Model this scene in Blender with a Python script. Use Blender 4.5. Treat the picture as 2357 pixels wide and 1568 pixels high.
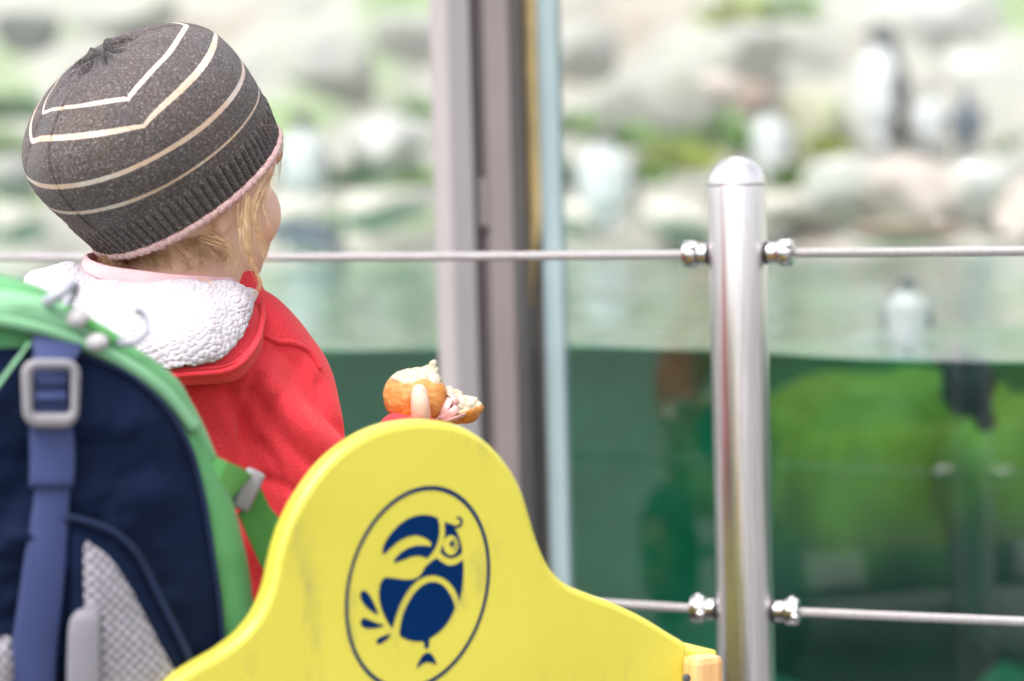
import bpy, bmesh, math, random
import numpy as np
from mathutils import Vector, Matrix, noise as mnoise
from mathutils.bvhtree import BVHTree

# ------------------------------------------------------------------ camera, sky, sun, exposure
scene = bpy.context.scene
for o in list(bpy.data.objects):
    bpy.data.objects.remove(o)
R = math.radians
CAM_Z = 0.63
cam_data = bpy.data.cameras.new('camera')
cam_data.lens = 85.0
cam_data.sensor_width = 36.0
cam_data.clip_start = 0.05
cam_data.clip_end = 400.0
cam_data.dof.use_dof = True
cam_data.dof.focus_distance = 1.735
cam_data.dof.aperture_fstop = 3.3
cam = bpy.data.objects.new('camera', cam_data)
scene.collection.objects.link(cam)
CAM_M = Matrix.Translation((0, 0, CAM_Z)) @ Matrix.Rotation(R(90 - 3.4), 4, 'X') @ Matrix.Rotation(R(-1.5), 4, 'Z')
cam.matrix_world = CAM_M
scene.camera = cam

SUN_EL, SUN_AZ = 58.0, 215.0          # overcast: a broad, weak sun behind the left shoulder
world = bpy.data.worlds.new('World')
scene.world = world
world.use_nodes = True
wn, wl_ = world.node_tree.nodes, world.node_tree.links
wn.clear()
sky = wn.new('ShaderNodeTexSky')
sky.sky_type = 'NISHITA'
sky.sun_disc = False
sky.sun_elevation = R(SUN_EL)
sky.sun_rotation = R(SUN_AZ)
sky.air_density = 1.0
sky.dust_density = 4.0
sky.ozone_density = 1.0
hs = wn.new('ShaderNodeHueSaturation')
hs.inputs['Saturation'].default_value = 0.22     # cloud cover
bg = wn.new('ShaderNodeBackground')
bg.inputs['Strength'].default_value = 0.15
wo = wn.new('ShaderNodeOutputWorld')
wl_.new(sky.outputs[0], hs.inputs['Color'])
wl_.new(hs.outputs[0], bg.inputs[0])
wl_.new(bg.outputs[0], wo.inputs[0])
sd = bpy.data.lights.new('sun', 'SUN')
sd.energy = 0.9
sd.angle = R(30)
sd.color = (1.0, 0.965, 0.92)
sun = bpy.data.objects.new('sun', sd)
scene.collection.objects.link(sun)
_sv = Vector((math.sin(R(SUN_AZ)) * math.cos(R(SUN_EL)), math.cos(R(SUN_AZ)) * math.cos(R(SUN_EL)), math.sin(R(SUN_EL))))
sun.rotation_euler = (-_sv).to_track_quat('-Z', 'Y').to_euler()
scene.view_settings.view_transform = 'Standard'
scene.view_settings.look = 'None'
scene.view_settings.gamma = 1.0
scene.view_settings.use_curve_mapping = False
scene.view_settings.exposure = 1.30
scene.render.engine = 'CYCLES'
scene.cycles.use_denoising = True
scene.cycles.max_bounces = 10
scene.cycles.transparent_max_bounces = 16
scene.cycles.caustics_reflective = False
scene.cycles.caustics_refractive = False
scene.cycles.sample_clamp_indirect = 6.0

# ------------------------------------------------------------------ helpers
rng = np.random.default_rng(7)
random.seed(7)
FPX = 85.0 / 36.0 * 2357.0                        # focal length on a 2357 x 1568 grid laid over the photo

def ray(px, py):
    return CAM_M.to_3x3() @ Vector(((px - 1178.5) / FPX, (784.0 - py) / FPX, -1.0))

def P(px, py, d):
    """the point at distance d (along the view axis) on the sight line through grid point px, py"""
    return CAM_M.translation + ray(px, py) * d

def project(v):
    """grid points (px, py) of world points, numpy Nx3"""
    A = np.array(C3_); q = (np.asarray(v) - np.array(list(CAM_M.translation))) @ A
    return 1178.5 + FPX * q[:, 0] / -q[:, 2], 784.0 - FPX * q[:, 1] / -q[:, 2]
C3_ = [list(r) for r in CAM_M.to_3x3()]

class Plane:
    """an upright plane with axes e (along), up and n (towards the camera side)"""
    def __init__(s, origin, yaw, tilt=0.0):
        s.o = Vector(origin)
        s.e = Vector((math.cos(R(yaw)), math.sin(R(yaw)), 0))
        n = Vector((math.sin(R(yaw)), -math.cos(R(yaw)), 0))
        q = Matrix.Rotation(R(tilt), 3, s.e)
        s.n = q @ n
        s.up = q @ Vector((0, 0, 1))
    def hit(s, px, py, off=0.0):
        r = ray(px, py); c = CAM_M.translation
        t = ((s.o + s.n * off) - c).dot(s.n) / r.dot(s.n)
        return c + r * t
    def uv(s, px, py):
        v = s.hit(px, py) - s.o
        return (v.dot(s.e), v.dot(s.up))
    def pt(s, u, v, off=0.0):
        return s.o + s.e * u + s.up * v + s.n * off

def link(o, parent=None):
    scene.collection.objects.link(o)
    if parent is not None:
        o.parent = parent
    return o

def tag(o, label=None, cat=None, group=None, kind=None):
    if label: o['label'] = label
    if cat: o['category'] = cat
    if group: o['group'] = group
    if kind: o['kind'] = kind
    return o

def empty(name, label=None, cat=None, group=None):
    o = link(bpy.data.objects.new(name, None))
    o.empty_display_size = 0.02
    return tag(o, label, cat, group)

def mesh(name, verts, faces, mat=None, parent=None, smooth=True, uv=None, col=None):
    me = bpy.data.meshes.new(name)
    me.from_pydata([tuple(v) for v in verts], [], [tuple(f) for f in faces])
    finish(me, mat, smooth, uv, col)
    return link(bpy.data.objects.new(name, me), parent)

def finish(me, mat, smooth=True, uv=None, col=None):
    me.update()
    if smooth:
        me.polygons.foreach_set('use_smooth', np.ones(len(me.polygons), dtype=bool))
    if uv is not None:
        lay = me.uv_layers.new(name='UVMap')
        idx = np.zeros(len(me.loops), dtype=np.int32)
        me.loops.foreach_get('vertex_index', idx)
        lay.data.foreach_set('uv', np.asarray(uv, dtype=np.float32)[idx].ravel())
    if col is not None:
        a = me.color_attributes.new('Col', 'FLOAT_COLOR', 'POINT')
        c = np.ones((len(me.vertices), 4), dtype=np.float32)
        c[:, :3] = col
        a.data.foreach_set('color', c.ravel())
    if mat is not None:
        me.materials.append(mat)
    me.validate()

def grid_faces(nv, nu, closed=False):
    f = []
    m = nu if closed else nu - 1
    for j in range(nv - 1):
        for i in range(m):
            k = (i + 1) % nu
            f.append((j * nu + i, j * nu + k, (j + 1) * nu + k, (j + 1) * nu + i))
    return f

def grid(name, pts, mat, parent=None, closed=False, uv=None, col=None, smooth=True):
    nv, nu = pts.shape[:2]
    return mesh(name, pts.reshape(-1, 3), grid_faces(nv, nu, closed), mat, parent, smooth, uv, col)

def spline(pts, n, closed=False):
    """Catmull-Rom through pts, n samples"""
    p = np.array([list(q) for q in pts], dtype=float)
    m = len(p)
    if closed:
        t = np.linspace(0, m, n, endpoint=False)
    else:
        t = np.linspace(0, m - 1, n)
    i = np.floor(t).astype(int)
    if not closed:
        i = np.minimum(i, m - 2)
    f = (t - i)[:, None]
    if closed:
        g = lambda k: p[(i + k) % m]
        p0, p1, p2, p3 = g(-1), g(0), g(1), g(2)
    else:
        q = np.vstack([2 * p[0] - p[1], p, 2 * p[-1] - p[-2]])
        p0, p1, p2, p3 = q[i], q[i + 1], q[i + 2], q[i + 3]
    return 0.5 * ((2 * p1) + (-p0 + p2) * f + (2 * p0 - 5 * p1 + 4 * p2 - p3) * f ** 2 + (-p0 + 3 * p1 - 3 * p2 + p3) * f ** 3)

def tube_data(path, rad, n=8, cap=True, closed=False, flat=1.0, ref=None):
    """verts, faces of a tube swept along path (numpy Nx3); rad scalar or array; flat squashes along the frame's 2nd axis"""
    p = np.asarray(path, dtype=float)
    m = len(p)
    r = np.ones(m) * rad
    if closed:
        t = np.roll(p, -1, 0) - np.roll(p, 1, 0)
    else:
        t = np.gradient(p, axis=0)
    t /= np.linalg.norm(t, axis=1)[:, None] + 1e-12
    a = np.array(ref if ref is not None else ((0, 0, 1) if abs(t[0][2]) < 0.9 else (1, 0, 0)), dtype=float)
    vs = np.zeros((m, n, 3))
    ang = np.linspace(0, 2 * math.pi, n, endpoint=False)
    x = a
    for k in range(m):
        x = x - t[k] * np.dot(x, t[k])
        x /= np.linalg.norm(x) + 1e-12
        y = np.cross(t[k], x)
        vs[k] = p[k] + r[k] * (np.cos(ang)[:, None] * x + flat * np.sin(ang)[:, None] * y)
    v = vs.reshape(-1, 3)
    f = grid_faces(m, n, True)
    if closed:
        f += [((m - 1) * n + i, (m - 1) * n + (i + 1) % n, (i + 1) % n, i) for i in range(n)]
    elif cap:
        f.append(tuple(range(n - 1, -1, -1)))
        f.append(tuple((m - 1) * n + i for i in range(n)))
    return v, f

class MB:
    """collects shapes into one mesh"""
    def __init__(s):
        s.v, s.f, s.n = [], [], 0
    def add(s, v, f):
        v = np.asarray(v, dtype=float).reshape(-1, 3)
        s.v.append(v)
        s.f += [tuple(i + s.n for i in q) for q in f]
        s.n += len(v)
        return s
    def tube(s, path, rad, n=8, **k):
        return s.add(*tube_data([list(q) for q in path], rad, n, **k))
    def ell(s, c, radii, axes=None, seg=24, rings=14):
        th = np.linspace(0, 2 * math.pi, seg, endpoint=False)
        ph = np.linspace(0, math.pi, rings + 1)[1:-1]
        q = np.array([[math.sin(a) * math.cos(b), math.sin(a) * math.sin(b), math.cos(a)] for a in ph for b in th] + [[0, 0, 1], [0, 0, -1]])
        q = q * np.array(radii)
        A = np.array(axes if axes is not None else np.eye(3))       # rows = axes
        v = q @ A + np.array(list(c))
        f = grid_faces(rings - 1, seg, True)
        k = (rings - 1) * seg
        f += [(k, (i + 1) % seg, i) for i in range(seg)]
        b = (rings - 2) * seg
        f += [(k + 1, b + i, b + (i + 1) % seg) for i in range(seg)]
        f = [tuple(reversed(q)) for q in f]
        return s.add(v, f)
    def capsule(s, pts, rads, n=20, sub=10):
        """tapered limb through pts with round ends"""
        p = spline(pts, sub * (len(pts) - 1) + 1)
        r = np.interp(np.linspace(0, len(pts) - 1, len(p)), range(len(pts)), rads)
        d0 = (p[0] - p[1]) / np.linalg.norm(p[0] - p[1])
        d1 = (p[-1] - p[-2]) / np.linalg.norm(p[-1] - p[-2])
        k = np.array([0.15, 0.45, 0.75, 0.95])
        head = [p[0] + d0 * r[0] * math.sqrt(1 - (q) ** 2) for q in k]
        tail = [p[-1] + d1 * r[-1] * math.sqrt(1 - (q) ** 2) for q in k[::-1]]
        path = np.vstack([head, p, tail])
        rr = np.concatenate([k * r[0], r, k[::-1] * r[-1]])
        return s.add(*tube_data(path, rr, n))
    def box(s, c, half, axes=None, bevel=0.0):
        bm = bmesh.new()
        bmesh.ops.create_cube(bm, size=2.0)
        bmesh.ops.scale(bm, vec=Vector(half), verts=bm.verts)
        if bevel:
            bmesh.ops.bevel(bm, geom=bm.edges[:], offset=bevel, segments=2, affect='EDGES', profile=0.6)
        bm.verts.index_update()
        v = np.array([list(q.co) for q in bm.verts])
        f = [tuple(q.index for q in g.verts) for g in bm.faces]
        bm.free()
        A = np.array([list(a) for a in axes]) if axes is not None else np.eye(3)
        return s.add(v @ A + np.array(list(c)), f)
    def lathe(s, c, prof, axis=(0, 0, 1), n=32):
        """prof = [(radius, height)] along axis from c"""
        ax = Vector(axis).normalized()
        x = ax.orthogonal().normalized(); y = ax.cross(x)
        th = np.linspace(0, 2 * math.pi, n, endpoint=False)
        pts = np.array([[list(Vector(c) + ax * h + (x * math.cos(t) + y * math.sin(t)) * r) for t in th] for r, h in prof])
        f = grid_faces(len(prof), n, True)
        f.append(tuple(range(n - 1, -1, -1)))
        f.append(tuple((len(prof) - 1) * n + i for i in range(n)))
        return s.add(pts.reshape(-1, 3), f)
    def obj(s, name, mat, parent=None, smooth=True, sharp=None, **k):
        o = mesh(name, np.vstack(s.v), s.f, mat, parent, smooth, **k)
        if sharp: o.data.set_sharp_from_angle(angle=R(sharp))
        return o

def remeshed(mb, voxel, smooth=4):
    """the union of closed shapes as one continuous skin -> verts, faces"""
    me = bpy.data.meshes.new('tmp')
    me.from_pydata([tuple(v) for v in np.vstack(mb.v)], [], mb.f)
    me.update()
    o = link(bpy.data.objects.new('tmp', me))
    m = o.modifiers.new('r', 'REMESH'); m.mode = 'VOXEL'; m.voxel_size = voxel
    if smooth:
        q = o.modifiers.new('s', 'SMOOTH'); q.factor = 0.5; q.iterations = smooth
    bpy.context.view_layer.update()
    ev = o.evaluated_get(bpy.context.evaluated_depsgraph_get())
    out = ev.to_mesh()
    v = np.zeros(len(out.vertices) * 3); out.vertices.foreach_get('co', v)
    nrm = np.zeros(len(out.vertices) * 3); out.vertices.foreach_get('normal', nrm)
    f = [tuple(p.vertices) for p in out.polygons]
    ev.to_mesh_clear()
    bpy.data.objects.remove(o); bpy.data.meshes.remove(me)
    return v.reshape(-1, 3), f, nrm.reshape(-1, 3)

def fbm(p, scale, octaves=3, seed=0.0):
    return np.array([mnoise.fractal((q[0] * scale + seed, q[1] * scale + seed * 1.7, q[2] * scale - seed), 1.0, 2.0, octaves) for q in p])

def smoothstep(a, b, x):
    t = np.clip((x - a) / (b - a), 0, 1)
    return t * t * (3 - 2 * t)

# ------------------------------------------------------------------ materials
class Mat:
    def __init__(s, name):
        s.m = bpy.data.materials.new(name)
        s.m.use_nodes = True
        s.N, s.L = s.m.node_tree.nodes, s.m.node_tree.links
        s.b = s.N['Principled BSDF']
        s.out = s.N['Material Output']
    def n(s, typ, inp=None, **props):
        k = s.N.new(typ)
        for a, b in props.items():
            setattr(k, a, b)
        for a, b in (inp or {}).items():
            if isinstance(b, bpy.types.NodeSocket):
                s.L.new(b, k.inputs[a])
            else:
                k.inputs[a].default_value = b
        return k
    def set(s, **kw):
        for a, b in kw.items():
            a = a.replace('_', ' ')
            if isinstance(b, bpy.types.NodeSocket):
                s.L.new(b, s.b.inputs[a])
            else:
                if 'Color' in a and len(b) == 3: b = (*b, 1)
                s.b.inputs[a].default_value = b
        return s
    def coord(s, which='Object'):
        return s.n('ShaderNodeTexCoord').outputs[which]
    def noise(s, scale, detail=3.0, rough=0.55, vec=None):
        return s.n('ShaderNodeTexNoise', {'Vector': vec if vec is not None else s.coord(), 'Scale': scale, 'Detail': detail, 'Roughness': rough}).outputs['Fac']
    def ramp(s, fac, stops):
        r = s.n('ShaderNodeValToRGB', {'Fac': fac})
        e = r.color_ramp.elements
        while len(e) < len(stops): e.new(0.5)
        for q, (p, c) in zip(e, stops):
            q.position = p; q.color = (*c, 1) if len(c) == 3 else c
        return r.outputs['Color']
    def mix(s, fac, a, b, mode='MIX'):
        k = s.n('ShaderNodeMix', data_type='RGBA', blend_type=mode)
        for sock, val in ((k.inputs[0], fac), (k.inputs[6], a), (k.inputs[7], b)):
            if isinstance(val, bpy.types.NodeSocket): s.L.new(val, sock)
            elif hasattr(val, '__len__'): sock.default_value = (*val[:3], 1)
            else: sock.default_value = val
        return k.outputs[2]
    def math(s, op, a, b=0.0, c=None):
        d = {0: a, 1: b}
        if c is not None: d[2] = c
        return s.n('ShaderNodeMath', d, operation=op).outputs[0]
    def schlick(s, f0, sheets=1, normal=None):
        """mirror share of a clear sheet, the same from both sides"""
        g = s.n('ShaderNodeNewGeometry')
        d = s.n('ShaderNodeVectorMath', {0: g.outputs['Incoming'], 1: normal if normal is not None else g.outputs['Normal']}, operation='DOT_PRODUCT').outputs['Value']
        f = s.math('MULTIPLY_ADD', s.math('POWER', s.math('SUBTRACT', 1.0, s.math('MINIMUM', s.math('ABSOLUTE', d), 1.0)), 5.0), 1.0 - f0, f0)
        return f if sheets == 1 else s.math('DIVIDE', s.math('MULTIPLY', f, 2.0), s.math('ADD', f, 1.0))
    def bump(s, h, strength=0.3, dist=0.001):
        s.L.new(s.n('ShaderNodeBump', {'Height': h, 'Strength': strength, 'Distance': dist}).outputs[0], s.b.inputs['Normal'])
        return s

def simple(name, color, rough=0.55, metal=0.0, vary=0.15, vscale=12.0, bscale=0.0, bstr=0.2, bdist=0.001, spec=None, sheen=0.0, coat=0.0):
    m = Mat(name)
    f = m.noise(vscale, 4)
    c = m.ramp(f, [(0.3, tuple(q * (1 - vary) for q in color)), (0.7, tuple(min(1, q * (1 + vary)) for q in color))])
    m.set(Base_Color=c, Roughness=rough, Metallic=metal)
    if bscale:
        m.bump(m.noise(bscale, 3), bstr, bdist)
    if spec is not None: m.set(Specular_IOR_Level=spec)
    if sheen: m.set(Sheen_Weight=sheen, Sheen_Roughness=0.5)
    if coat: m.set(Coat_Weight=coat, Coat_Roughness=0.12)
    return m.m

# ------------------------------------------------------------------ the wall frame: u along the glass, w into the enclosure
YAW = -22.0
U = Vector((math.cos(R(YAW)), math.sin(R(YAW)), 0))
W = Vector((-math.sin(R(YAW)), math.cos(R(YAW)), 0))
_o = P(1122, 800, 2.60)
ORG = Vector((_o.x, _o.y, 0))
WATER_Z = P(1400, 812, 2.55).z
def F(u, w, z):
    return ORG + U * u + W * w + Vector((0, 0, z))
def to_uw(p):
    q = Vector((p[0], p[1], 0)) - ORG
    return q.dot(U), q.dot(W)
AX = (tuple(U), tuple(W), (0, 0, 1))

# ------------------------------------------------------------------ ground: paved visitor side
m = Mat('paving')
br = m.n('ShaderNodeTexBrick', {'Vector': m.coord(), 'Color1': (0.13, 0.127, 0.125, 1), 'Color2': (0.16, 0.157, 0.155, 1), 'Mortar': (0.05, 0.05, 0.05, 1), 'Scale': 2.5, 'Mortar Size': 0.012})
m.set(Base_Color=m.mix(0.35, br.outputs['Color'], m.ramp(m.noise(30, 5), [(0.3, (0.10, 0.098, 0.095)), (0.7, (0.20, 0.195, 0.19))])), Roughness=0.85)
m.bump(m.noise(160, 3), 0.3, 0.002)
g = [F(-60, -60, 0), F(60, -60, 0), F(60, -0.06, 0), F(-60, -0.06, 0)]
tag(mesh('ground', g, [(0, 1, 2, 3)], m.m, smooth=False), kind='structure')

# ------------------------------------------------------------------ rock bank of the enclosure, going down under water
def bank_height(u, w):
    prof = np.interp(w - 1.2, [-1.4, 0.0, 2.2, 2.75, 2.98, 3.08, 3.35, 3.9, 4.4, 5.0, 5.8, 7.0, 9.0],
                     [-0.55, -0.50, -0.25, 0.12, WATER_Z - 0.10, WATER_Z + 0.05, WATER_Z + 0.11, WATER_Z + 0.22, WATER_Z + 0.40, WATER_Z + 0.62, WATER_Z + 0.95, WATER_Z + 1.6, WATER_Z + 2.8])
    return prof
nu, nw = 250, 190
uu = np.concatenate([np.linspace(-18, -5.2, 30), np.linspace(-5, 5, 190), np.linspace(5.2, 18, 30)])
ww = np.concatenate([np.linspace(0.04, 3.9, 50), np.linspace(3.92, 7.2, 105), np.linspace(7.3, 11.7, 35)])
pts = np.zeros((nw, nu, 3)); col = np.zeros((nw * nu, 3))
k = 0
for j, w in enumerate(ww):
    for i, u in enumerate(uu):
        n1 = mnoise.fractal((u * 0.9, w * 0.9, 3.1), 1.0, 2.0, 4)
        n2 = mnoise.voronoi((u * 2.6 + 0.4 * n1, w * 2.6, 0.3))[0]
        rock = (n2[1] - n2[0])
        fade = min(1.0, max(0.0, (w - 0.4) / 1.2))
        shore = 0.30 * mnoise.noise((u * 0.9, 7.7, 0.0)) + 0.12 * mnoise.noise((u * 2.7, 1.7, 0.0))
        z = float(bank_height(u, w + shore)) + fade * (0.10 * n1 + 0.10 * min(rock, 0.5) - 0.03)
        if w > 4.8: z += 0.10 * min(rock, 0.6)
        pts[j, i] = F(u, w, z)
        # colours of the rock itself: pale limestone, mossy green, brown soil; algae below the waterline
        g1 = mnoise.fractal((u * 1.1 + 9, w * 1.1, 1.0), 1.0, 2.0, 3)
        g2 = mnoise.fractal((u * 2.3 - 4, w * 2.3, 5.0), 1.0, 2.0, 3)
        c = np.array([0.34, 0.325, 0.295]) * (1 + 0.35 * g2)
        if g1 > 0.18 and w > 4.5:
            t = min(0.8, (g1 - 0.18) * 3.0)
            c = c * (1 - t) + t * np.array([0.17, 0.26, 0.09]) * (1 + 0.3 * g2)
        if g1 < -0.35 and w > 4.8:
            t = min(1.0, (-g1 - 0.35) * 3.0)
            c = c * (1 - 0.6 * t) + 0.6 * t * np.array([0.26, 0.20, 0.15])
        if 4.15 < w < 4.7:
            c = 0.4 * c + 0.6 * np.array([0.47, 0.44, 0.395])
        if z < WATER_Z:
            t = min(1.0, (WATER_Z - z) * 8)
            c = c * (1 - t) + t * np.array([0.36, 0.42, 0.34]) * (1 + 0.3 * g2)
        col[k] = np.clip(c, 0.02, 0.9); k += 1
m = Mat('bank_rock')
at = m.n('ShaderNodeAttribute', attribute_name='Col')
m.set(Base_Color=m.mix(0.5, at.outputs['Color'], m.mix(1.0, at.outputs['Color'], m.ramp(m.noise(26, 6, 0.65), [(0.3, (0.5, 0.5, 0.5)), (0.68, (1.35, 1.35, 1.3))]), 'MULTIPLY')), Roughness=0.9)
m.bump(m.noise(45, 6, 0.6), 0.6, 0.02)
MAT_BANK = m.m
tag(grid('rock_bank', pts, MAT_BANK, col=col), kind='structure')
_bv = BVHTree.FromPolygons([Vector(p) for p in pts.reshape(-1, 3)], grid_faces(nw, nu))
def bank_z(p):
    h = _bv.ray_cast(Vector((p[0], p[1], 6)), Vector((0, 0, -1)))
    return h[0].z if h[0] else 0.0
def drop(px, py, d):
    """where a sight line first meets the bank (d is the fallback distance)"""
    r = ray(px, py)
    h = _bv.ray_cast(CAM_M.translation + r * 2.8, r.normalized())
    return h[0] if h[0] else P(px, py, d)

# ------------------------------------------------------------------ pool water: one closed body, absorbing, with a rippled top
def wave(u, w):
    return (0.0045 * math.sin(3.1 * u + 1.3 * w + 2.6) + 0.0040 * math.sin(-1.7 * u + 4.3 * w) + 0.0028 * math.sin(7.3 * u + 2.1 * w + 1.0)
            + 0.0012 * math.sin(15 * u - 9 * w) + 0.005 * mnoise.noise((u * 2.2, w * 5.5, 0)) + 0.003 * mnoise.noise((u * 5, w * 13, 4)))
nu, nw = 260, 200
uu = np.concatenate([np.linspace(-17, -4.2, 30), np.linspace(-4, 4, 200), np.linspace(4.2, 17, 30)]); ww = np.linspace(0.0, 5.1, nw)
top = np.array([[list(F(u, w, WATER_Z + wave(u, w))) for u in uu] for w in ww])
bot = top.copy(); bot[:, :, 2] = -0.62
v = np.vstack([top.reshape(-1, 3), bot.reshape(-1, 3)])
ft = grid_faces(nw, nu)
K = nw * nu
fb = [tuple(i + K for i in reversed(q)) for q in ft]
fs = []
for i in range(nu - 1):
    fs.append((i + 1, i, i + K, i + 1 + K))
    a = (nw - 1) * nu + i
    fs.append((a, a + 1, a + 1 + K, a + K))
for j in range(nw - 1):
    a, b = j * nu, (j + 1) * nu
    fs.append((a, b, b + K, a + K))
    a, b = a + nu - 1, b + nu - 1
    fs.append((b, a, a + K, b + K))
def water_mat(name, surface):
    m = Mat(name)
    m.N.remove(m.b)
    tr = m.n('ShaderNodeBsdfTransparent', {'Color': (1, 1, 1, 1)})
    if surface:
        bp = m.n('ShaderNodeBump', {'Height': m.noise(22, 3, 0.5), 'Strength': 0.25, 'Distance': 0.006})
        gl = m.n('ShaderNodeBsdfGlossy', {'Color': (0.95, 0.97, 0.97, 1), 'Roughness': 0.04, 'Normal': bp.outputs[0]})
        mx = m.n('ShaderNodeMixShader', {0: m.schlick(0.02, 1, bp.outputs[0]), 1: tr.outputs[0], 2: gl.outputs[0]})
        m.L.new(mx.outputs[0], m.out.inputs['Surface'])
    else:
        m.L.new(tr.outputs[0], m.out.inputs['Surface'])
    ab = m.n('ShaderNodeVolumeAbsorption', {'Color': (0.10, 0.74, 0.62, 1), 'Density': 0.95})
    m.L.new(ab.outputs[0], m.out.inputs['Volume'])
    return m.m
me = bpy.data.meshes.new('pool_water')
me.from_pydata([tuple(q) for q in v], [], ft + fb + fs)
me.materials.append(water_mat('water_surface', True)); me.materials.append(water_mat('water_side', False))
mi = np.ones(len(me.polygons), dtype=np.int32); mi[:len(ft)] = 0
me.polygons.foreach_set('material_index', mi)
sm = np.zeros(len(me.polygons), dtype=bool); sm[:len(ft)] = True
me.polygons.foreach_set('use_smooth', sm)
me.update()
bmf = bmesh.new(); bmf.from_mesh(me); bmesh.ops.recalc_face_normals(bmf, faces=bmf.faces); bmf.to_mesh(me); bmf.free()
tag(link(bpy.data.objects.new('pool_water', me)), kind='structure')

# ------------------------------------------------------------------ viewing window: mullion, panes, sealant
m = Mat('window_glass')
m.N.remove(m.b)
tr = m.n('ShaderNodeBsdfTransparent', {'Color': (0.93, 0.97, 0.96, 1)})
gl = m.n('ShaderNodeBsdfGlossy', {'Color': (1, 1, 1, 1), 'Roughness': 0.0})
mx = m.n('ShaderNodeMixShader', {0: m.schlick(0.050, 2), 1: tr.outputs[0], 2: gl.outputs[0]})
m.L.new(mx.outputs[0], m.out.inputs['Surface'])
GLASS = m.m
ALU_L = simple('aluminium_pale', (0.37, 0.33, 0.335), 0.5, 0.15, 0.05, 8)
ALU_M = simple('aluminium_grey', (0.215, 0.205, 0.215), 0.5, 0.15, 0.06, 8)
ALU_B = simple('aluminium_brownish', (0.18, 0.15, 0.15), 0.55, 0.1, 0.08, 9)
ALU_D = simple('groove_profile', (0.13, 0.105, 0.11), 0.6, 0.1, 0.08, 9)
RUBBER = simple('gasket_rubber', (0.10, 0.092, 0.088), 0.7)
SEAL_Y = simple('sealant_yellowed', (0.56, 0.42, 0.19), 0.5, 0, 0.35, 14)
SEAL_B = simple('glass_edge', (0.34, 0.44, 0.46), 0.4, 0, 0.08, 10)
CONC = simple('concrete', (0.33, 0.33, 0.31), 0.9, 0, 0.25, 10, 80, 0.4, 0.004)
win = empty('viewing_window', 'tall aquarium viewing window of two panes with grey metal mullion and yellowed sealant', 'window')
win.location = F(0, 0, 0)
def wbox(name, u0, u1, w0, w1, z0, z1, mat, parent, bevel=0.0015):
    o = MB().box((0, 0, 0), ((u1 - u0) / 2, (w1 - w0) / 2, (z1 - z0) / 2), AX, bevel)
    c = F((u0 + u1) / 2, (w0 + w1) / 2, (z0 + z1) / 2)
    q = o.obj(name, mat, None, smooth=False)
    for vv in q.data.vertices: vv.co += c - win.location
    q.parent = parent
    return q
ZB, ZT = -0.55, 2.3
mu = empty('mullion'); mu.parent = win
q = wbox('side_flange', -0.0312, -0.0082, -0.062, -0.002, 0.0, ZT, ALU_L, mu, 0.004)
wbox('face_profile', -0.0078, 0.0166, -0.066, -0.004, 0.0, ZT, ALU_M, mu, 0.002)
wbox('groove', 0.0168, 0.0316, -0.050, -0.006, 0.0, ZT, ALU_D, mu, 0.001)
wbox('cover_profile', 0.0318, 0.0590, -0.064, -0.022, 0.0, ZT, ALU_B, mu, 0.002)
wbox('bracket', 0.0195, 0.0295, -0.060, -0.0502, P(1128, 522, 2.55).z, P(1128, 412, 2.55).z, ALU_B, mu, 0.002)
wbox('gasket', 0.0400, 0.0560, -0.0208, -0.003, 0.0, ZT, RUBBER, mu, 0.001)
# uneven sealant bead and the polished glass edge beside it
zz = np.linspace(WATER_Z + 0.05, ZT, 120)
wid = (0.0125 + 0.004 * np.array([mnoise.noise((z * 6, 0, 0)) for z in zz])) * (1 - 0.93 * smoothstep(WATER_Z + 0.17, WATER_Z + 0.06, zz))
wid = np.maximum(wid, 0.0012)
sec = []
for z, wd in zip(zz, wid * 1.15):
    sec.append([list(F(0.0562 + a_, b_, z) - win.location) for a_, b_ in ((0, -0.004), (0, -0.012), (wd * 0.5, -0.0145), (wd, -0.010), (wd, -0.004))])
grid('sealant_bead', np.array(sec), SEAL_Y, win, closed=True)
wbox('sealant_backing', 0.0562, 0.0698, -0.0035, 0.0040, 0.0, ZT, RUBBER, win, 0.0)
wbox('glass_edge', 0.0700, 0.0915, -0.012, 0.006, 0.0, ZT, SEAL_B, win, 0.003)
wbox('pane', -2.4, -0.0300, -0.0012, 0.0000 - 0.0002, 0.0, ZT, GLASS, win, 0.0)
wbox('pane', 0.0920, 2.4, -0.0012, 0.0000 - 0.0002, 0.0, ZT, GLASS, win, 0.0)
for o in win.children:
    if o.name.startswith('pane'):                     # one sheet each: keep only the front face of the sheet
        bmf = bmesh.new(); bmf.from_mesh(o.data)
        bmesh.ops.delete(bmf, geom=[f for f in bmf.faces if abs(f.normal.dot(W)) < 0.9 or f.normal.dot(W) > 0], context='FACES')
        bmf.to_mesh(o.data); bmf.free()
wbox('top_rail', -2.4, 2.4, -0.05, 0.03, ZT + 0.001, ZT + 0.09, ALU_M, win, 0.003)
wbox('base_kerb', -18, 18, -0.055, 0.035, -0.6, -0.001, CONC, win, 0.004)
for s, nm in ((-1, 'left'), (1, 'right')):
    mb = MB().box(F(s * 10.21, -0.01, 0.55), (7.80, 0.05, 0.55), AX, 0.006)
    tag(mb.obj('tank_wall', CONC, smooth=False), 'concrete pool wall closing the tank on the %s of the viewing window' % nm, 'wall')

DS = 1.2                                            # distance of the bank's furniture
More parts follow.
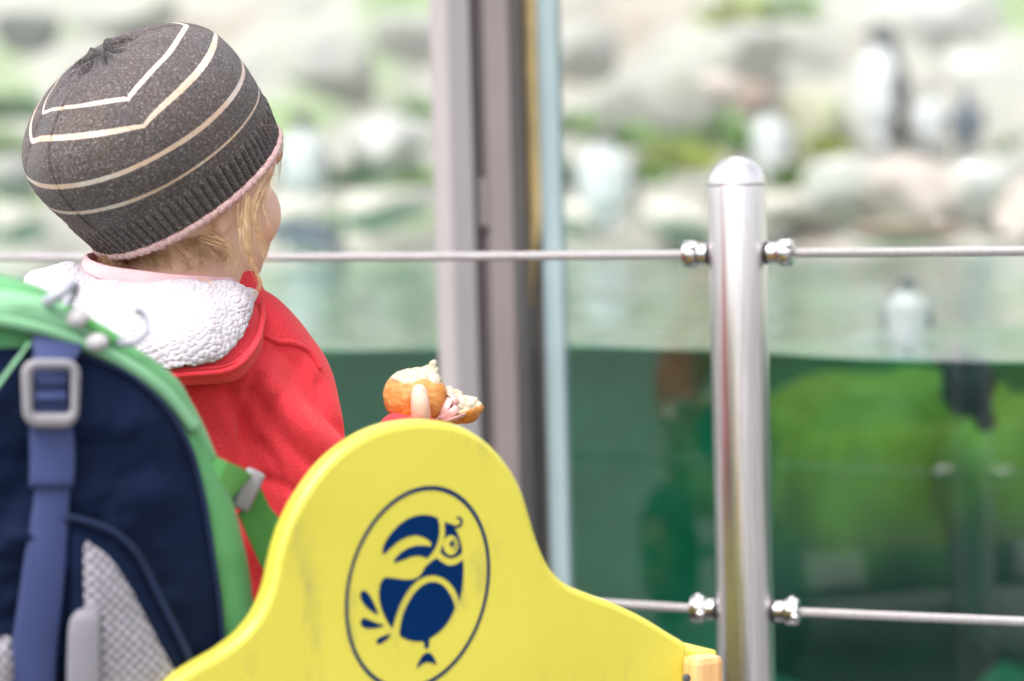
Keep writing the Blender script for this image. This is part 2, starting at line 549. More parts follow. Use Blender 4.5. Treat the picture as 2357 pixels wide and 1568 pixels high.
# ------------------------------------------------------------------ boulders on the bank
def rock_mat(name, color, moss=0.2):
    m = Mat(name)
    f = m.noise(9, 6, 0.62)
    c = m.ramp(f, [(0.28, tuple(q * 0.62 for q in color)), (0.5, color), (0.75, tuple(min(0.86, q * 1.18) for q in color))])
    mo = m.ramp(m.noise(5.5, 4), [(0.52, (0, 0, 0)), (0.66, (1, 1, 1))])
    m.set(Base_Color=m.mix(m.math('MULTIPLY', mo, moss), c, (0.30, 0.38, 0.16)), Roughness=0.9)
    m.bump(m.noise(60, 5), 0.5, 0.01)
    return m.m
RK = {'white': rock_mat('rock_white', (0.49, 0.48, 0.46), 0.1), 'cream': rock_mat('rock_cream', (0.54, 0.505, 0.45), 0.06),
      'grey': rock_mat('rock_grey', (0.32, 0.31, 0.29), 0.25), 'pink': rock_mat('rock_pinkish', (0.52, 0.44, 0.40), 0.05),
      'yellow': rock_mat('rock_lichen', (0.38, 0.37, 0.27), 0.4), 'brown': rock_mat('rock_brown', (0.26, 0.18, 0.145), 0.1), 'dark': rock_mat('rock_dark', (0.13, 0.14, 0.13), 0.2)}
def boulder(px, py, wpx, hpx, d, mk, label, seed):
    if d > 5: d *= DS
    bm = bmesh.new()
    bmesh.ops.create_icosphere(bm, subdivisions=4, radius=1.0)
    sx, sz = wpx / FPX * d / 2, hpx / FPX * d / 2
    rr_ = random.Random(int(seed * 100))
    planes = []
    for _ in range(13):
        planes.append((Vector((rr_.gauss(0, 1), rr_.gauss(0, 1), rr_.gauss(0, 0.8))).normalized(), rr_.uniform(0.62, 0.92)))
    for v in bm.verts:
        c = v.co.copy()
        n = mnoise.fractal((c.x * 0.9 + seed, c.y * 0.9, c.z * 0.9 - seed), 1.0, 2.0, 4)
        vv = mnoise.voronoi((c.x * 1.3 + seed, c.y * 1.3, c.z * 1.3))[0]
        s = 1 + 0.22 * n + 0.16 * min(vv[1] - vv[0], 0.5)
        c *= s
        for pn, pt_ in planes:
            q_ = c.dot(pn) - pt_
            if q_ > 0: c -= pn * q_ * 0.88
        if c.z > 0.55: c.z = 0.55 + (c.z - 0.55) * 0.5
        v.co = Vector((c.x * sx, c.y * (sx + sz) * 0.5, c.z * sz * 1.1))
    me = bpy.data.meshes.new('boulder'); bm.to_mesh(me); bm.free()
    finish(me, RK[mk])
    o = link(bpy.data.objects.new('boulder', me))
    o.location = P(px, py, d)
    o.rotation_euler = (0, 0, seed * 1.3)
    return tag(o, label, 'rock', 'boulders on the penguin bank')
BOULDERS = [
    (892, 335, 250, 165, 6.15, 'white', 'broad white boulder just left of the grey window mullion'),
    (700, 500, 170, 110, 5.75, 'cream', 'low pale shore boulder right beside the child\'s cheek'),
    (885, 480, 270, 110, 5.80, 'cream', 'long cream shore ledge stone below the broad white boulder'),
    (1330, 505, 150, 110, 5.80, 'cream', 'cream shore stone right of the pale blue glass edge'),
    (1560, 495, 280, 110, 5.75, 'cream', 'long pale shore stone left of the steel post'),
    (1800, 480, 220, 95, 5.75, 'cream', 'low cream shore stone just right of the steel post'),
    (1935, 440, 230, 190, 5.70, 'white', 'rounded whitish boulder below the tall white penguin'),
    (2110, 450, 300, 190, 5.65, 'pink', 'wide pinkish pale boulder in the middle of the right mound'),
    (2270, 430, 260, 170, 5.60, 'white', 'bright white boulder under the small blue-grey penguin'),
    (2390, 490, 250, 190, 5.50, 'pink', 'pale boulder cut by the right picture edge above the water'),
    (2080, 535, 320, 60, 5.35, 'brown', 'low brown wet rock at the waterline under the right mound'),
    (1800, 560, 170, 45, 5.30, 'dark', 'small dark wet rock at the waterline right of the post'),
    (2200, 35, 260, 150, 7.2, 'white', 'pale boulder at the top of the slope, above the tall penguin'),
    (2240, 165, 200, 120, 6.9, 'white', 'whitish boulder right of the tall penguin\'s head'),
    (2155, 110, 120, 60, 7.05, 'dark', 'dark stone standing in for the shaded hole between two pale boulders upper right'),  # dark rock colour paints the shade of a hole
    (2340, 230, 210, 170, 6.8, 'grey', 'grey green boulder at the right edge above the small penguin'),
    (1345, 110, 200, 160, 6.9, 'grey', 'grey boulder at the top right of the glass edge'),
    (1565, 225, 260, 190, 6.6, 'grey', 'large pale grey boulder above the green plants in the middle'),
    (1720, 130, 240, 170, 7.0, 'grey', 'grey boulder beneath the yellow green bush at the top'),
    (1660, 205, 130, 90, 6.55, 'pink', 'small reddish stone left of the brown rock in the middle'),
    (1740, 225, 120, 90, 6.40, 'brown', 'brown rock above the squat pale penguin'),
    (1860, 300, 170, 230, 6.45, 'yellow', 'tall yellowish lichen covered rock left of the tall penguin'),
    (2090, 280, 200, 130, 6.75, 'white', 'white rock half hidden behind the tall penguin'),
    (60, 70, 170, 110, 7.0, 'dark', 'dark grey boulder in the top left corner'),
    (300, 40, 300, 130, 7.2, 'grey', 'grey boulder above the child\'s hat'),
    (760, 150, 280, 190, 6.8, 'grey', 'large grey boulder right of the hat, high on the slope'),
    (950, 90, 200, 130, 7.0, 'grey', 'grey boulder at the top left of the mullion'),
    (25, 400, 160, 120, 6.2, 'grey', 'grey boulder left of the hat, at the picture edge'),
    (30, 510, 190, 100, 5.75, 'cream', 'pale shore stone left of the hat above the wire rope'),
]
for i, (a, b, c, d, e, mk, lb) in enumerate(BOULDERS):
    boulder(a, b, c, d, e, mk, lb, 1.37 * i + 0.5)

# ------------------------------------------------------------------ plants among the rocks
def leaf_mat(name, c):
    m = Mat(name)
    m.set(Base_Color=m.ramp(m.noise(7, 2), [(0.35, tuple(q * 0.65 for q in c)), (0.65, tuple(q * 1.3 for q in c))]), Roughness=0.6)
    m.set(Subsurface_Weight=0.0)
    return m.m
LF = {'green': leaf_mat('leaf_green', (0.16, 0.30, 0.07)), 'lime': leaf_mat('leaf_lime', (0.36, 0.42, 0.07)), 'deep': leaf_mat('leaf_deep', (0.08, 0.20, 0.08))}
def plant(px, py, wpx, hpx, d, mk, label, seed):
    d *= DS
    r = np.random.default_rng(seed)
    rx, rz = wpx / FPX * d / 2, hpx / FPX * d
    mb = MB()
    for _ in range(int(170)):
        a = r.uniform(0, 2 * math.pi); q = math.sqrt(r.uniform(0, 1))
        b0 = np.array([math.cos(a) * q * rx * 0.8, math.sin(a) * q * rx * 0.8, r.uniform(0, 0.5) * rz * (1 - q * q)])
        dr = np.array([math.cos(a) * (0.3 + q), math.sin(a) * (0.3 + q), r.uniform(0.5, 1.5)]); dr /= np.linalg.norm(dr)
        ln = r.uniform(0.35, 0.7) * rz
        sd_ = np.cross(dr, [r.normal(), r.normal(), 0.3]); sd_ /= np.linalg.norm(sd_) + 1e-9
        wd = r.uniform(0.007, 0.016)
        p0, p1, p2 = b0, b0 + dr * ln * 0.55, b0 + dr * ln + np.array([0, 0, -0.25 * ln])
        mb.add([p0 - sd_ * wd * .4, p0 + sd_ * wd * .4, p1 - sd_ * wd, p1 + sd_ * wd, p2], [(0, 1, 3, 2), (2, 3, 4)])
    o = mb.obj('leafy_plant', LF[mk])
    o.location = P(px, py + hpx * 0.45, d)
    return tag(o, label, 'plant', 'low plants on the penguin bank')
PLANTS = [
    (1320, 275, 130, 90, 6.2, 'green', 'green plant next to the pale blue glass edge'),
    (1445, 305, 150, 90, 6.1, 'green', 'low green plant above the pale grey standing penguin'),
    (1560, 350, 170, 110, 6.05, 'lime', 'yellow green plant left of the steel post, mid slope'),
    (1655, 290, 170, 120, 6.15, 'green', 'bright green plant just above the post\'s dome'),
    (1480, 395, 110, 70, 5.95, 'green', 'small green plant right of the pale grey standing penguin'),
    (1310, 395, 90, 90, 5.95, 'deep', 'dark green plant left of the pale grey standing penguin'),
    (1700, 10, 180, 110, 7.3, 'lime', 'lime yellow bush at the top edge above the post'),
    (1815, 5, 140, 100, 7.25, 'green', 'rich green bush at the top edge, right of the lime bush'),
    (1830, 400, 110, 80, 5.95, 'green', 'green plant between the post and the right mound'),
    (965, 245, 110, 70, 6.5, 'green', 'green plant touching the mullion above the white boulder'),
    (810, 400, 110, 70, 6.05, 'deep', 'dark green plant under the left end of the white boulder'),
    (960, 400, 120, 60, 6.0, 'green', 'green plant under the right end of the white boulder'),
    (40, 235, 130, 100, 6.6, 'deep', 'dark green plant left of the hat\'s upper stripes'),
    (20, 330, 110, 80, 6.3, 'green', 'light green plant at the left picture edge beside the hat'),
    (2345, 330, 120, 60, 6.2, 'green', 'green plant at the right edge beside the small penguin'),
    (1900, 330, 60, 60, 6.1, 'lime', 'thin yellow green plant at the tall penguin\'s feet'),
]
for i, a in enumerate(PLANTS):
    plant(*a, seed=100 + i)

# ------------------------------------------------------------------ penguins
m = Mat('penguin_plumage')
at = m.n('ShaderNodeAttribute', attribute_name='Col')
m.set(Base_Color=at.outputs['Color'], Roughness=0.7)
m.bump(m.noise(220, 2), 0.15, 0.001)
PEN = m.m
BEAK = simple('penguin_beak', (0.10, 0.07, 0.06), 0.4)
FOOT = simple('penguin_foot', (0.16, 0.12, 0.11), 0.6)
def penguin_mesh(style):
    mb = MB()
    mb.ell((0, 0, 0.40), (0.185, 0.165, 0.34))
    mb.ell((0, 0.02, 0.55), (0.165, 0.15, 0.24))
    mb.capsule([(0, 0.01, 0.70), (0, 0.02, 0.83)], [0.11, 0.085])
    mb.ell((0, 0.03, 0.90), (0.085, 0.10, 0.085))
    mb.ell((0, -0.13, 0.10), (0.06, 0.10, 0.05))
    for s in (-1, 1):
        mb.capsule([(s * 0.16, 0.0, 0.66), (s * 0.215, -0.01, 0.50), (s * 0.225, -0.02, 0.30)], [0.035, 0.042, 0.018])
        mb.ell((s * 0.08, 0.04, 0.07), (0.06, 0.07, 0.07))
    v, f, n = remeshed(mb, 0.022, 3)
    dark, white = np.array([0.018, 0.024, 0.034]), np.array([0.60, 0.615, 0.63])
    if style == 'pale': dark = np.array([0.22, 0.22, 0.23])
    if style == 'blue': dark = np.array([0.055, 0.075, 0.105])
    if style == 'grey': dark = np.array([0.13, 0.12, 0.115])
    front = n[:, 1] + 0.35 * (v[:, 1] > 0.02)
    t = smoothstep(0.1, 0.45, front) * smoothstep(0.84, 0.76, v[:, 2])
    fl = smoothstep(0.19, 0.205, np.abs(v[:, 0])) * (v[:, 2] < 0.66)
    t = t * (1 - fl)
    col = dark + (white - dark) * t[:, None]
    me = bpy.data.meshes.new('body'); me.from_pydata([tuple(q) for q in v], [], f)
    finish(me, PEN, True, None, np.clip(col, 0, 1))
    return me
PM = {s: penguin_mesh(s) for s in ('black', 'pale', 'blue', 'grey')}
_b = MB(); _b.capsule([(0, 0.10, 0.90), (0, 0.20, 0.885)], [0.032, 0.008], n=10, sub=3)
_f = MB()
_f.ell((0, 0.05, 0.015), (0.05, 0.10, 0.022), seg=14, rings=8)
beak_o = _b.obj('beak', BEAK); beak_me = beak_o.data; bpy.data.objects.remove(beak_o)
foot_o = _f.obj('foot', FOOT); foot_me = foot_o.data; bpy.data.objects.remove(foot_o)
def penguin(px, py_base, h, d, style, rz, label, lean=0.0, tilt=0.0):
    if d > 5: d *= DS; h *= DS
    e = empty('penguin', label, 'penguin', 'penguins in the enclosure')
    e.location = P(px, py_base, d); e.scale = (h * 1.22, h * 1.22, h)
    e.rotation_euler = (R(tilt), R(lean), R(rz))
    b = link(bpy.data.objects.new('body', PM[style]), e)
    link(bpy.data.objects.new('beak', beak_me), e)
    for s in (-1, 1):
        q = link(bpy.data.objects.new('foot', foot_me), e); q.location = (s * 0.08, 0.03, 0)
    return e
penguin(2035, 345, 0.335, 6.3, 'black', 98, 'tall penguin with white front and black back standing on the right mound', lean=-8)
penguin(2225, 350, 0.16, 6.2, 'blue', 10, 'small blue grey penguin seen from behind on the bright white boulder')
penguin(2140, 340, 0.16, 6.25, 'pale', 200, 'pale young penguin huddled behind the tall white fronted penguin')
penguin(1775, 430, 0.225, 6.1, 'grey', 185, 'squat pale penguin with brownish grey head just above the steel post')
penguin(1395, 535, 0.26, 5.75, 'grey', 165, 'grey white penguin standing on the shore right of the glass edge')
penguin(700, 475, 0.235, 6.0, 'black', 190, 'white fronted penguin standing between the child\'s hat and the white boulder')
w_ = penguin(790, 575, 0.20, 5.3, 'blue', 60, 'blue grey penguin swimming at the far shore just above the wire rope', tilt=-75)
w2 = penguin(2180, 800, 0.120, 2.85, 'blue', 20, 'dark penguin diving head down just below the water surface at the right', lean=150)
w3 = penguin(2090, 822, 0.105, 3.0, 'pale', 165, 'pale penguin upright in the water right of the steel post, breast to the glass')

# algae coloured rocks added under water in place of the cart's mirror image
def cart_reflection_mat(name, col, z0, z1):
    m = Mat(name)                                     # algae colour above imitates the reflected board, grey below the reflected ground
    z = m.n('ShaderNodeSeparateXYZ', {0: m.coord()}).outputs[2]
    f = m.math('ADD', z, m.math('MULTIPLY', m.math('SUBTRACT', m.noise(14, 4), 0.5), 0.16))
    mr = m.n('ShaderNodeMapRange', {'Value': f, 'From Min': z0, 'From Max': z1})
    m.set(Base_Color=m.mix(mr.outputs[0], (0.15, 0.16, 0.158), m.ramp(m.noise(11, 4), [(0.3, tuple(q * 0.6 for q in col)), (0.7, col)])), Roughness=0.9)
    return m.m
RK['standin'] = cart_reflection_mat('rock_cart_reflection', (0.46, 0.50, 0.085), -0.06, 0.14)
RK['deep'] = cart_reflection_mat('rock_deep_standin', (0.24, 0.46, 0.09), -0.06, 0.06)
for i, (a, b, c, d, e, mk, lb) in enumerate([
    (2040, 1200, 820, 860, 3.35, 'standin', 'broad yellow green algae rock added under water in place of the cart reflection, right of the steel post'),
    (2400, 1180, 420, 700, 3.10, 'standin', 'yellow green algae rock added under water in place of the cart reflection, at the right picture edge')]):
    boulder(a, b, c, d, e, mk, lb, 2.1 * i + 40.5)

# ------------------------------------------------------------------ wire rope fence with steel posts
m = Mat('brushed_steel')
mp = m.n('ShaderNodeMapping', {'Vector': m.coord(), 'Scale': (900, 900, 14)})
nz = m.noise(1.0, 3, 0.6, mp.outputs[0])
m.set(Base_Color=m.ramp(nz, [(0.3, (0.66, 0.62, 0.63)), (0.7, (0.94, 0.895, 0.905))]), Metallic=1.0, Roughness=m.math('MULTIPLY_ADD', nz, 0.12, 0.24))
m.bump(nz, 0.10, 0.0005)
STEEL = m.m
ROPE = simple('rope_steel', (0.50, 0.47, 0.475), 0.42, 0.75, 0.1, 300)
SCREW = simple('clamp_steel', (0.66, 0.63, 0.64), 0.22, 1.0, 0.06, 60)
DARK = simple('seal_black', (0.03, 0.03, 0.03), 0.6)
fence = empty('rope_fence', 'low barrier of a round brushed steel post with two twisted wire ropes', 'fence')
POST = P(1695, 420, 1.985)
POST.z = 0
fence.location = POST
U = Vector((math.cos(R(-19)), math.sin(R(-19)), 0))          # the fence stands a little askew to the glass
pr = 0.0240
ztop = P(1693, 360, 1.985 - 0.0).z
def rel(p): return Vector(p) - fence.location
zr = {'up': P(1693, 584, 1.985).z, 'low': P(1713, 1415, 1.985).z}
SPAN = 1.30
def fence_post(c):
    dome = [(pr * math.cos(a), ztop - pr * 1.0 + pr * 1.0 * math.sin(a)) for a in np.linspace(0, math.pi / 2 - 0.004, 26)]
    q = MB().lathe((c.x, c.y, 0), [(pr, 0.0)] + [(pr, z) for z in np.linspace(0.02, ztop - pr * 1.0 - 0.0012, 6)] + [(pr - 0.0001, ztop - pr * 1.0 - 0.0006)], n=64).obj('post', STEEL, fence)
    k = MB().lathe((c.x, c.y, 0), [(pr - 0.0004, ztop - pr * 1.0 - 0.0003)] + dome, n=64).obj('dome_cap', STEEL, q)
    b = MB().lathe((c.x, c.y, 0), [(0.055, 0.001), (0.055, 0.006), (0.053, 0.008), (pr + 0.001, 0.008)], n=40).obj('base_plate', STEEL, q)
    return q
posts = [fence_post(Vector((0, 0, 0))), fence_post(U * -SPAN), fence_post(U * SPAN)]
def clamp(c, s, z, screw_dir):
    """c = post centre, s = side (-1/1 along u): bush against the post, then a collar with a grub screw"""
    ax = U * s
    b = Vector((c.x, c.y, z)) + ax * (pr - 0.002)
    r1, r2 = 0.0088, 0.0112
    q = MB().lathe(b, [(r1 - 0.001, 0.0), (r1 - 0.001, 0.003), (r1, 0.004), (r1, 0.0105), (r1 - 0.0012, 0.0118)], tuple(ax), 28)
    q.lathe(b, [(r2 - 0.0022, 0.0120), (r2 - 0.0006, 0.0126), (r2, 0.0145), (r2, 0.0215), (r2 - 0.0008, 0.0235), (r2 - 0.003, 0.0245), (0.0045, 0.0247)], tuple(ax), 28)
    o = q.obj('clamp', SCREW, fence, sharp=35)
    MB().lathe(b, [(r1 + 0.0006, 0.0008), (r1 + 0.0006, 0.0026)], tuple(ax), 24).obj('seal_ring', DARK, o)
    d = Vector(screw_dir).normalized()
    sc = MB().ell(b + ax * 0.018 + d * (r2 - 0.0012), (0.0042, 0.0042, 0.0042), seg=16, rings=10)
    sc.obj('grub_screw', SCREW, o)
    sc2 = MB().lathe(b + ax * 0.018 - d * (r2 - 0.001) * 0.2 + Vector((0, 0, r2 - 0.0006)), [(0.0028, 0), (0.0028, 0.0011), (0.0016, 0.0012), (0.0014, 0.0005)], (0, 0, 1), 14)
    sc2.obj('grub_screw', SCREW, o)
    return o
def rope(a, b, rad=0.0040, strands=7):
    a, b = Vector(a), Vector(b)
    L = (b - a).length; n = int(L / 0.0024)
    t = np.linspace(0, 1, n)
    ax = (b - a).normalized(); x = ax.orthogonal().normalized(); y = ax.cross(x)
    base = np.array(list(a)) + np.outer(t * L, list(ax))
    base[:, 2] -= 0.004 * 4 * t * (1 - t)
    mb = MB()
    rs = rad * 0.235
    for k in range(strands):
        ph = 2 * math.pi * (k / strands + t * L / 0.034)
        p = base + (rad - rs) * (np.cos(ph)[:, None] * np.array(list(x)) + np.sin(ph)[:, None] * np.array(list(y)))
        mb.tube(p, rs, 6)
    mb.tube(base[::4], rad * 0.42, 6)
    return mb.obj('wire_rope', ROPE, fence)
for key in ('up', 'low'):
    z = zr[key]
    sd_ = (0.1, -0.75, 0.55) if key == 'up' else (0.05, -0.9, -0.30)
    for i, c in enumerate((-U * SPAN, Vector((0, 0, 0)))):
        e = c + U * SPAN
        dz = (0.024 if key == 'up' else 0.050) if i == 0 else 0.0
        clamp(c, 1, z + dz, sd_); clamp(e, -1, z, sd_)
        o = rope(c + Vector((0, 0, z + dz)) + U * (pr + 0.018), e + Vector((0, 0, z)) - U * (pr + 0.018))
        o['label'] = ('%s wire rope running %s of the steel post' % ('upper' if key == 'up' else 'lower', 'left' if i == 0 else 'right'))

# ------------------------------------------------------------------ yellow hand cart
m = Mat('yellow_board')
sc = m.n('ShaderNodeTexCoord').outputs['Object']
sm_ = m.ramp(m.noise(55, 5, 0.7, m.n('ShaderNodeMapping', {'Vector': sc, 'Scale': (1, 1, 0.35)}).outputs[0]), [(0.54, (0, 0, 0)), (0.72, (1, 1, 1))])
mk_ = m.ramp(m.noise(11, 3, 0.5), [(0.46, (0, 0, 0)), (0.64, (1, 1, 1))])
dirt = m.math('MULTIPLY', m.math('MULTIPLY', sm_, mk_), 0.75)
base = m.ramp(m.noise(6, 4), [(0.35, (0.60, 0.53, 0.062)), (0.65, (0.67, 0.595, 0.078))])
m.set(Base_Color=m.mix(dirt, base, (0.30, 0.27, 0.10)), Roughness=m.math('MULTIPLY_ADD', m.noise(18, 4), 0.14, 0.26), Specular_IOR_Level=0.5)
m.bump(m.noise(120, 3), 0.05, 0.0008)
YELLOW = m.m
m = Mat('worn_edge')
wr = m.ramp(m.noise(150, 4, 0.7, m.n('ShaderNodeMapping', {'Vector': m.coord(), 'Scale': (1, 1, 0.5)}).outputs[0]), [(0.52, (0.62, 0.54, 0.06)), (0.60, (0.66, 0.64, 0.52))])
m.set(Base_Color=wr, Roughness=0.5)
WORN = m.m
BLUE = simple('emblem_blue', (0.0003, 0.020, 0.090), 0.6, 0, 0.08, 20, spec=0.06)
WOOD = None
m = Mat('varnished_wood')
gr = m.noise(3.0, 5, 0.6, m.n('ShaderNodeMapping', {'Vector': m.coord(), 'Scale': (60, 60, 4)}).outputs[0])
m.set(Base_Color=m.ramp(gr, [(0.3, (0.66, 0.34, 0.12)), (0.7, (0.82, 0.50, 0.23))]), Roughness=0.35, Coat_Weight=0.3)
WOOD = m.m
TYRE = simple('tyre_rubber', (0.012, 0.02, 0.02), 0.75)
HUB = simple('wheel_hub', (0.45, 0.17, 0.06), 0.5)
AXLE = simple('cart_frame_steel', (0.16, 0.16, 0.16), 0.45, 0.8)

PAN = Plane(P(985, 1250, 1.530), 31.0)
cart = empty('hand_cart', 'yellow hand cart with humped end board showing a blue bird emblem', 'cart')
FLOOR_Z = 0.205
cart.location = (PAN.o.x - 0.1, PAN.o.y + 0.2, 0)
def crel(v): return Vector(v) - cart.location
top_px = [(398, 1568), (452, 1532), (508, 1500), (558, 1462), (596, 1415), (622, 1355), (640, 1272), (662, 1205), (700, 1135), (752, 1066), (812, 1016), (876, 984), (940, 970), (990, 968),
          (1046, 976), (1096, 997), (1142, 1033), (1180, 1080), (1206, 1130), (1224, 1185), (1241, 1242), (1268, 1302), (1306, 1343), (1356, 1366), (1420, 1390), (1490, 1424), (1550, 1461), (1578, 1478), (1588, 1495)]
uv = [PAN.uv(*q) for q in top_px]
uv = [tuple(q) for q in spline(uv, 150)]
zb = FLOOR_Z - 0.02 - PAN.o.z
ul = uv[0][0]
uL = ul - 0.115
left_part = [(uL, zb), (uL, uv[0][1] - 0.075), (uL + 0.03, uv[0][1] - 0.058), (ul - 0.04, uv[0][1] - 0.028)]
outline = left_part + uv + [(uv[-1][0] + 0.001, zb)]
def offset_poly(pts, d):
    p = np.array(pts)
    t = np.roll(p, -1, 0) - np.roll(p, 1, 0)
    t /= np.linalg.norm(t, axis=1)[:, None] + 1e-12
    n = np.stack([-t[:, 1], t[:, 0]], 1)
    area = 0.5 * np.sum(p[:, 0] * np.roll(p[:, 1], -1) - np.roll(p[:, 0], -1) * p[:, 1])
    return p + n * d * (1 if area > 0 else -1)         # inward for d > 0
def slab(name, plane, pts, prof, mat, parent, base):
    """prof = [(inset, offset along normal)] front to back, capped"""
    n = len(pts); vs = []
    for ins, off in prof:
        for u, v in offset_poly(pts, ins):
            vs.append(plane.pt(u, v, off) - base)
    f = grid_faces(len(prof), n, True)
    f.append(tuple(range(n))); f.append(tuple((len(prof) - 1) * n + i for i in range(n - 1, -1, -1)))
    o = mesh(name, vs, f, mat, parent)
    for p in o.data.polygons:
        if len(p.vertices) > 4: p.use_smooth = False
    bm = bmesh.new(); bm.from_mesh(o.data); bmesh.ops.recalc_face_normals(bm, faces=bm.faces); bm.to_mesh(o.data); bm.free()
    return o
TH = 0.018
RND = [(0.0050, 0.0), (0.0036, -0.0003), (0.0020, -0.0013), (0.0008, -0.0030), (0.0, -0.0055), (0.0, -TH + 0.0055), (0.0008, -TH + 0.003), (0.0025, -TH + 0.001), (0.0050, -TH)]
panel = slab('end_board', PAN, outline, RND, YELLOW, cart, cart.location)
# emblem print, traced on the board (0.4 mm film)
def z2(zx, zy):
    return ((900 + zx / 2.427) * 0.78567, (1350 + zy / 2.427) * 0.78567)
def printed(mb, poly, off, sub=3):
    pts = spline(poly, len(poly) * sub, closed=True) if sub > 1 else np.array(poly)
    uvp = [PAN.uv(*z2(*q)) for q in pts]
    mb.add([list(PAN.pt(u, v, off) - cart.location) for u, v in uvp], [tuple(range(len(uvp)))])
emb = MB()
c_ = np.array((782, 905.0)); A_ = np.array((502, -55.0)); B_ = np.array((58, -710.0))
th = np.linspace(0, 2 * math.pi, 120, endpoint=False)
ring = []
for s_ in (1.0 + 0.022, 1.0 - 0.022):
    for t in th:
        ring.append(c_ + (A_ * math.cos(t)) * (1 + (s_ - 1) * 1.05) + (B_ * math.sin(t)) * (1 + (s_ - 1) * 1.0))
rv = [list(PAN.pt(*PAN.uv(*z2(*q)), 0.0004) - cart.location) for q in ring]
emb.add(rv, grid_faces(2, 120, True))
beak = [(530, 660), (538, 610), (562, 560), (600, 508), (650, 455), (710, 412), (770, 390), (830, 383), (885, 390), (925, 405), (937, 450), (938, 520), (926, 575), (905, 625), (880, 662), (850, 695), (832, 684), (790, 674), (740, 680), (690, 700), (612, 728), (622, 695), (660, 655), (710, 622), (770, 603), (830, 602), (875, 608), (884, 590), (860, 562), (820, 540), (770, 528), (710, 540), (650, 570), (600, 612), (548, 662)]
head = [(976, 432), (1008, 452), (1040, 472), (1070, 520), (1090, 580), (1100, 640), (1088, 662), (1060, 682), (1020, 692), (980, 680), (950, 655), (947, 635), (962, 600), (972, 560), (978, 500)]
wing = [(920, 690), (950, 715), (985, 738), (1020, 745), (1060, 735), (1095, 712), (1106, 702), (1109, 760), (1106, 850), (1096, 930), (1078, 1000), (1068, 955), (1045, 910), (1005, 860), (960, 830), (900, 812), (840, 820), (780, 850), (730, 900), (690, 960), (655, 1030), (630, 1100), (612, 1160), (605, 1190), (580, 1165), (550, 1110), (525, 1050), (510, 990), (508, 930), (515, 880), (535, 842), (560, 828), (620, 835), (690, 845), (750, 842), (790, 825), (815, 795), (835, 755), (880, 715)]
belly = [(655, 1240), (660, 1170), (680, 1090), (715, 1010), (760, 940), (810, 890), (860, 865), (905, 860), (950, 875), (990, 910), (1020, 960), (1040, 1010), (1046, 1050), (1025, 1100), (990, 1160), (940, 1215), (890, 1250), (866, 1272), (864, 1325), (830, 1332), (828, 1287), (780, 1285), (720, 1275), (680, 1258)]
foot = [(775, 1478), (790, 1430), (815, 1385), (845, 1365), (870, 1365), (895, 1390), (910, 1420), (918, 1453), (890, 1438), (850, 1432), (815, 1445)]
f1 = [(400, 920), (375, 942), (380, 985), (410, 1030), (450, 1065), (502, 1094), (485, 1040), (460, 985), (430, 940)]
f2 = [(385, 1128), (378, 1160), (400, 1185), (450, 1192), (500, 1187), (547, 1170), (500, 1155), (450, 1135), (405, 1118)]
f3 = [(592, 1230), (540, 1245), (500, 1265), (488, 1290), (510, 1303), (545, 1285), (575, 1260)]
for q in (beak, head, wing, belly, foot, f1, f2, f3):
    printed(emb, q, 0.0004, 1 if q in (beak, wing) else 2)
curl = spline([(1005, 452), (1045, 470), (1078, 462), (1094, 438), (1090, 412), (1072, 404), (1060, 412)], 24)
tg = np.gradient(curl, axis=0); tg /= np.linalg.norm(tg, axis=1)[:, None]
nn = np.stack([-tg[:, 1], tg[:, 0]], 1) * np.linspace(11, 7, 24)[:, None]
emb.add([list(PAN.pt(*PAN.uv(*z2(*q)), 0.0005) - cart.location) for q in np.vstack([curl + nn, curl - nn])], grid_faces(2, 24))
el = emb.obj('emblem', BLUE, panel, smooth=False); el['label'] = 'dark blue bird emblem in an upright oval ring'
eye = MB(); printed(eye, [(1018 + 54 * math.cos(t), 600 + 70 * math.sin(t)) for t in th[::4]], 0.0007, 1)
eye.obj('emblem_eye', YELLOW, panel, smooth=False)
pup = MB(); printed(pup, [(1024 + 17 * math.cos(t), 590 + 22 * math.sin(t)) for t in th[::6]], 0.0010, 1)
pup.add([list(PAN.pt(*PAN.uv(*z2(1024 + r_ * math.cos(t), 596 + r_ * 1.3 * math.sin(t))), 0.0010) - cart.location) for r_ in (36, 30) for t in np.linspace(-1.4, 1.2, 14)], grid_faces(2, 14))
pup.obj('emblem_pupil', BLUE, panel, smooth=False)
# side boards, front board, floor, battens, wheels
IN = -PAN.n
uR = uv[-1][0]
def cbox(name, u0, u1, k0, k1, z0, z1, mat, bevel=0.003, parent=None):
    c = PAN.o + PAN.e * ((u0 + u1) / 2) + IN * ((k0 + k1) / 2); c.z = (z0 + z1) / 2
    return MB().box(c - cart.location, ((u1 - u0) / 2, (k1 - k0) / 2, (z1 - z0) / 2), (tuple(PAN.e), tuple(IN), (0, 0, 1)), bevel).obj(name, mat, parent or cart, smooth=False)
LEN = 0.40
zs = PAN.hit(1600, 1500).z
cbox('side_board', uR + 0.0035, uR + 0.0215, -0.003, LEN, FLOOR_Z - 0.02, zs, YELLOW, 0.004)
cbox('worn_edge', uR + 0.0060, uR + 0.0205, -0.0042, -0.0028, FLOOR_Z - 0.015, zs - 0.004, WORN, 0.0006)
cbox('side_board', uL - 0.0215, uL - 0.0025, -0.003, LEN, FLOOR_Z - 0.02, zs - 0.06, YELLOW, 0.004)
cbox('far_board', uL, uR, LEN - 0.018, LEN, FLOOR_Z - 0.02, zs + 0.02, YELLOW, 0.004)
cbox('floor_board', uL - 0.02, uR + 0.02, 0.001, LEN, FLOOR_Z - 0.042, FLOOR_Z - 0.0225, WOOD, 0.002)
